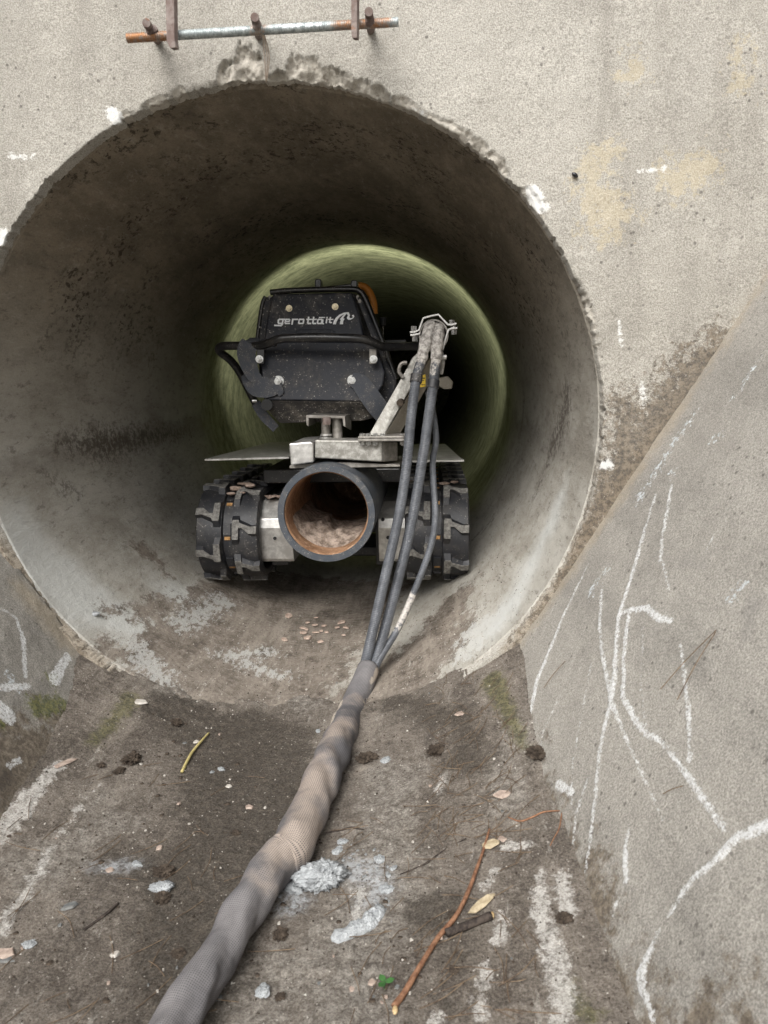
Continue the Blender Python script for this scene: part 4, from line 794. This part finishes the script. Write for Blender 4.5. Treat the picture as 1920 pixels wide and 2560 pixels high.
for k,(px,r,lab) in enumerate(smalls):
    if px==(237,1535):
        p=onpipe(*px); V,F=ico(1.,3); V=V*(1+.4*fbm(V,2,4,k)[:,None])*[r*1.3,r*1.3,r*.6]; o=mesh('mortar_crumb',V+p,F,mMor,ang=180); tag(o,lab,'mortar'); continue
    lump('mortar_crumb',px,(r*1.2,r*.9,r*.5),mMor,20+k,lab,'mortar',rot=k,sub=3,am=.5)
for k in range(70):
    a_=random.uniform(-.9,1.9); rr0=random.gauss(1,.22); x,y=(890+75*rr0*math.cos(a_-1.2),2235+95*rr0*math.sin(a_-1.2)) if k<50 else (random.gauss(730,18),random.gauss(2245,30))
    lump('mortar_crumb',(x,y),(random.uniform(.0012,.004),random.uniform(.0012,.003),.0018),mMor,400+k,'tiny crumb of pale mortar scattered around the mortar dust patch','mortar','tiny mortar crumbs around the dust patch',rot=k,sub=2,am=.6)
# clods
clods=[((918,1900),.020,'black soil clod beside white mortar crumbs, right of the sleeve'),((330,1903),.018,'broad dark soil clod on the left of the channel floor'),((252,1916),.009,'small dark clod left of the broad soil clod'),((298,1930),.011,'dark clod below the broad soil clod'),((440,1810),.014,'dark crumbled soil by the mouth of the pipe, left side'),((410,2185),.016,'dark soil ridge above the sunken white mortar lump'),((405,2250),.013,'dark soil rim below the sunken white mortar lump'),((590,2085),.008,'rounded dark clod left of the sleeve on wet floor'),((1090,1880),.018,'dark soil heap at the right foot of the floor'),((1345,1890),.020,'brown soil clod lodged at the foot of the right wing wall'),((1412,2300),.011,'round grey-brown clod on the white mortar strip'),((700,2340),.012,'dark soil clod under the right side of the sleeve'),((445,2390),.010,'dark crumbs left of the sleeve near the bottom'),((1130,2290),.007,'small dark clod below the orange twig'),((1135,2428),.007,'small reddish brown clod right of the orange twig'),((700,2495),.007,'narrow dark chip right of the white flake near the bottom')]
for k,(px,r,lab) in enumerate(clods): r*=.85; lump('soil_clod',px,(r*1.2,r,r*.5),mClod,60+k,lab,'soil clod',rot=k*1.3,sub=5,am=.75,fr=2.2)
smc=[]
for k in range(60):
    x,y=(random.uniform(330,560),random.uniform(1780,2000)) if k%3==0 else (random.uniform(20,1250),random.uniform(1830,2520))
    r=random.uniform(.002,.0055); lump('soil_crumb',(x,y),(r*1.2,r,r*.55),mClod,100+k,'small dark crumb of soil lying on the channel floor','soil crumb','soil crumbs on the channel floor',rot=k,sub=2,am=.6)
# stone chips: flat irregular polygons
def chip(name,p,r,th,mat,seed,el=1.,rot=0,tilt=.15):
    rs=random.Random(seed); n=rs.randint(5,8); A=[];B=[]
    c,s=math.cos(rot),math.sin(rot); tx,ty=rs.uniform(-tilt,tilt),rs.uniform(-tilt,tilt)
    for i in range(n):
        a=2*math.pi*i/n+rs.uniform(-.25,.25); q=r*rs.uniform(.7,1.15); x,y=q*math.cos(a)*el,q*math.sin(a); x,y=x*c-y*s,x*s+y*c
        z=x*tx+y*ty; A.append(np.array([x,y,z])+p); B.append(np.array([x*.85,y*.85,z+th])+p)
    g=G(); g.prism(A,B); return g.obj(name,mat,smooth=False,loc=tuple(np.array(p)))
big=[((1260,1988),.016,mChip,1.6,.2,'curved pink chip on pine needles at the right foot of the floor','stone chip'),((1258,2100),.013,mChip,.8,.8,'pink triangular chip beside the top of the orange twig','stone chip'),((1225,2112),.018,mLeaf,1.2,.5,'grooved tan flake beside the top of the orange twig','wood flake'),((1100,2345),.009,mChip,.9,0,'pale curled chip touching the middle of the orange twig','stone chip'),((158,1910),.018,mChip,2.2,.9,'long pink chip at the top of the white mortar line on the left','stone chip'),((622,2020),.010,mChip,1.2,.3,'pink chip left of the sleeve on the wet floor','stone chip'),((398,2122),.008,mChip,1.2,.3,'orange-pink chip above the sunken white mortar lump','stone chip'),((275,2178),.010,mChip,1.1,.3,'pink chip left of the row of mortar crumbs','stone chip'),((490,1857),.008,mChipW,1.2,0,'pale square chip beside the yellow stalk','stone chip'),((572,1968),.009,mChipW,1.3,0,'white angular chip on the wet floor below the yellow stalk','stone chip'),((350,1757),.016,mChipW,1.4,.2,'flat white shard at the left foot of the pipe mouth','stone chip'),((1065,1675),.011,mChipW,1.3,.3,'pale grey chip right of the sleeve mouth','stone chip'),((10,2388),.016,mChip,1.3,0,'tan chip at the bottom left edge','stone chip'),((15,2403),.012,mChipG,1.5,0,'dark slate chip under a tan chip at the bottom left edge','stone chip'),((930,2460),.010,mChip,1,0,'square pinkish chip left of the green sprout','stone chip'),((880,2478),.007,mChip,1,0,'small tan chip further left of the green sprout','stone chip'),((1155,1785),.014,mChip,1.8,.5,'long pink chip among dead grass on the right','stone chip'),((1085,1885),.012,mChip,1.8,.3,'curled pinkish chip on the dark soil heap','stone chip'),((173,2268),.016,mChipG,1.3,1.2,'flat grey flake half buried in soil on the left','stone chip'),((288,2388),.010,mChipW,1,1,'pale chip left of the sleeve near the bottom','stone chip')]
for k,(px,r,m,el,rot,lab,cat) in enumerate(big): tag(chip('stone_chip' if cat!='wood flake' else 'wood_flake',on_floor(*px)+[0,0,.001],r*.78,.003,m,k+5,el,rot),lab,cat)
for k in range(19):
    x,y=random.gauss(790,45),random.gauss(1575,16); p=onpipe(x,y) if False else on_floor(x,y); p[2]=max(p[2],CZ-math.sqrt(max(RP**2-p[0]**2,0))+.002)
    tag(chip('mud_flake',p+[0,0,.001],random.uniform(.005,.014),.004,mMud,200+k,1.3,random.random()*3),'thin pink flake of dried mud on the pipe floor below the robot','mud flake','pink mud flakes below the robot')
for k in range(60):
    x,y=random.uniform(0,1400),random.uniform(1700,2560); p=on_floor(x,y)
    if p[0]>.56 or p[0]<-.44: continue
    tag(chip('stone_chip',p+[0,0,.0005],random.choice([.0018,.002,.0025,.003,.005]),.003,random.choice([mChip,mChipW,mChipW,mChipG]),300+k,1.2,random.random()*3),'tiny angular stone chip scattered on the channel floor','stone chip','tiny stone chips on the channel floor')
# grit: uncountable
g=G()
for k in range(5200):
    x,y=random.uniform(-.5,.62),random.uniform(-1.1,.75); z=float(0); g.V.append((x,y,0))
GP=np.array(g.V); GZ=floor_z(GP[:,0],GP[:,1]); zp=CZ-np.sqrt(np.maximum(RP**2-GP[:,0]**2,0)); GZ=np.where(GP[:,1]>0,np.maximum(GZ,zp),GZ)
for nm,mt,lo_,hi_ in (('pale_grit',mChipW,0,1500),('dark_grit',mClod,1500,5200)):
    g=G()
    for k in range(lo_,hi_):
        r=abs(random.gauss(0,.0009))+.0007; c=np.array([GP[k,0],GP[k,1],GZ[k]+r*.3]); t=random.random()*3
        q=[c+[r*math.cos(t),r*math.sin(t),0],c+[r*math.cos(t+2.1),r*math.sin(t+2.1),0],c+[r*math.cos(t+4.2),r*math.sin(t+4.2),0],c+[0,0,r*1.1]]
        g.add(q,[(0,1,3),(1,2,3),(2,0,3)])
    o=g.obj(nm,mt,smooth=False,loc=(0,0,0)); tag(o,'loose '+nm.replace('_',' ')+' strewn over the channel floor','grit',kind='stuff')
# twigs and stalks
def twig(name,px,r,mat,label,cat,lift=.004,group=None,n=8,kn=.12,dz=None,on=on_floor):
    P=[on(x,y)+[0,0,lift+(dz[i] if dz else 0)] for i,(x,y) in enumerate(px)]; Q=spline(P,8); k=len(Q); rr=np.interp(np.linspace(0,1,k),np.linspace(0,1,len(np.atleast_1d(r))),np.atleast_1d(r))
    V,F,_=tubeVF(Q,rr,n,True,disp=lambda s,a:np.mean(rr)*kn*fbm(np.stack([np.cos(a),np.sin(a),s*60],-1),1,3,len(px))); o=mesh(name,V,F,mat,ang=180); return tag(o,label,cat,group)
tw=twig('orange_twig',[(1224,2080),(1210,2130),(1192,2180),(1170,2240),(1140,2300),(1095,2355),(1060,2410),(1035,2452),(1010,2495),(985,2528)],[.0015,.0025,.003,.0035,.0038,.0038,.0038,.0042,.0045,.0045],mTwig,'long bent orange-brown twig lying on the right of the channel floor','twig',.007)
g=G(); p=on_floor(988,2535)+[0,0,.006]; V,F=ico(1.,2); mesh('broken_end',V*[.004,.007,.004]+p,F,mWood,tw)
ds=twig('dark_stick',[(1115,2342),(1170,2322),(1228,2298)],[.006,.0062,.0062],mDkS,'short black stick lying beside the orange twig','stick',.006)
V,F=ico(1.,2); mesh('broken_end',V*[.003,.006,.005]+on_floor(1231,2297)+[0,0,.006],F,mWood,ds)
twig('yellow_stalk',[(522,1837),(500,1862),(478,1890),(455,1935)],[.002,.003,.0032,.0035],mStraw,'short yellow stalk on the wet floor left of the sleeve','stalk',.005)
twig('thin_twig',[(1405,2032),(1360,2035),(1330,2048),(1300,2058),(1270,2048)],[.001,.0016,.002,.0018,.001],mTwig,'red-brown rootlet arching at the foot of the right wing wall','twig',.004)
twig('thin_twig',[(1405,2035),(1398,2075),(1385,2100),(1375,2120)],[.0012,.001,.0008],mTwig,'hooked red-brown rootlet hanging below the arched one','twig',.004)
twig('grey_twig',[(296,2262),(270,2285),(245,2305),(210,2330)],[.002,.0028,.0022],mDkS,'grey twig left of the sunken white mortar lump','twig',.003)
twig('thin_twig',[(910,2078),(880,2072),(850,2080),(815,2085)],[.0014,.002,.0015],mDkS,'dark curved twig just right of the sleeve','twig',.003)
twig('thin_twig',[(1165,2100),(1110,2130),(1060,2165),(1000,2190)],[.0012,.0016,.001],mDkS,'thin dark twig crossing towards the mortar dust patch','twig',.003)
# tan leaf + sprout
p=on_floor(1205,2265)+[0,0,.004]; P=[(-.030,0),(-.018,.006),(0,.008),(.018,.006),(.032,.001),(.018,-.006),(0,-.008),(-.02,-.006)]; g=G(); c,s=math.cos(.75),math.sin(.75)
A=[p+np.array([x*c-y*s,x*s+y*c,.003*math.sin(x*90)]) for x,y in P]; g.prism(A,[q+np.array([0,0,.0012]) for q in A]); tag(g.obj('dead_leaf',mLeaf,smooth=False),'narrow tan dead leaf right of the orange twig','leaf')
sp_=thing('green_sprout','tiny green three-leaved sprout near the bottom centre','plant',tuple(on_floor(963,2475)))
b0=wloc(sp_); g=G(); g.tube(spline([b0,b0+[-.002,0,.006],b0+[.002,.002,.012]],4),.0006,6); g.obj('stem',mGrn,sp_)
for a in (.3,2.2,4.1):
    c,s=math.cos(a),math.sin(a); A=[b0+np.array([x*c-y*s,x*s+y*c,.012+x*.2]) for x,y in ((0,0),(.004,.0042),(.009,.0046),(.0135,0),(.009,-.0046),(.004,-.0042))]; g=G(); g.prism(A,[q+np.array([0,0,.0004]) for q in A]); g.obj('leaf',mGrn,sp_,smooth=False)
# beetle on the headwall
p=W(1437,437,-.008); V,F=ico(1.,3); c,s=math.cos(-.6),math.sin(-.6); V=V*[.0075,.005,.0045]; V=V@np.array([[c,0,s],[0,1,0],[-s,0,c]])+p; bt=mesh('beetle',V,F,mBug); tag(bt,'small glossy black beetle on the headwall right of the opening','insect')
p2=W(1442,441,-.008); V,F=ico(1.,2); mesh('head',V*[.003,.003,.003]+p2,F,mBug,bt)
# pine needles: several shapes, copied
protos=[]
for k in range(7):
    L=random.uniform(.03,.075); b=random.uniform(-.25,.25); Q=[(-L/2,0,.001),(-L/4,b*L*.25,.002),(0,b*L*.4,.0028),(L/4,b*L*.25,.002),(L/2,0,.001)]
    V,F,_=tubeVF(spline(Q,3),.00065,5); protos.append((np.array(V),F))
pm=[]
def needle_at(p,rz,k,lab,grp,nrmv=None):
    if k%7>=len(pm):
        o=mesh('pine_needle',protos[k%7][0],protos[k%7][1],mNdl,loc=(0,0,0)); pm.append(o)
    else: o=pm[k%7].copy(); COL.objects.link(o)
    o.location=tuple(p)
    if nrmv is None:
        e=.01; nx=-(floor_z(p[0]+e,p[1])-floor_z(p[0]-e,p[1]))/(2*e); ny=-(floor_z(p[0],p[1]+e)-floor_z(p[0],p[1]-e))/(2*e); nrmv=Vector((float(nx)*.7,float(ny)*.7,1))
    q=Vector((0,0,1)).rotation_difference(nrmv.normalized()); o.rotation_mode='QUATERNION'; from mathutils import Quaternion
    o.rotation_quaternion=q@Quaternion((0,0,1),rz); tag(o,lab,'pine needle',grp)
areas=[(1080,1330,1680,2080,80),(1000,1330,1720,2150,30),(850,1350,2050,2550,70),(20,700,1850,2550,50)]
k=0
for x0,x1,y0,y1,cnt in areas:
    for _ in range(cnt):
        p=on_floor(random.uniform(x0,x1),random.uniform(y0,y1)); 
        if p[0]>.56 or p[0]<-.42: continue
        needle_at(p+[0,0,.0015],random.gauss(1.0,.7),k,'thin dry brown pine needle fallen on the channel floor','pine needles on the channel floor'); k+=1
nv3=Vector((-1,-.15,1/1.6))
for (x0,y0,x1,y1,lab) in ((1800,1580,1660,1728,'longer dry pine needle on the right wing wall, crossing a paint drip'),(1798,1585,1702,1755,'second dry pine needle on the right wing wall, meeting the longer one'),(1420,1657,1367,1723,'short grey needle on the right wing wall beside a wide paint drip'),(1718,1970,1668,1990,'short curved brown needle on the right wing wall below the drips')):
    a,b=[onP(x,y,NR,CR)+np.array([-1,-.15,.625])*.006 for x,y in ((x0,y0),(x1,y1))]
    V,F,_=tubeVF(spline([a,(a+b)/2+[-.002,0,.001],b],5),.0008,5); tag(mesh('pine_needle',V,F,mNdl),lab,'pine needle')
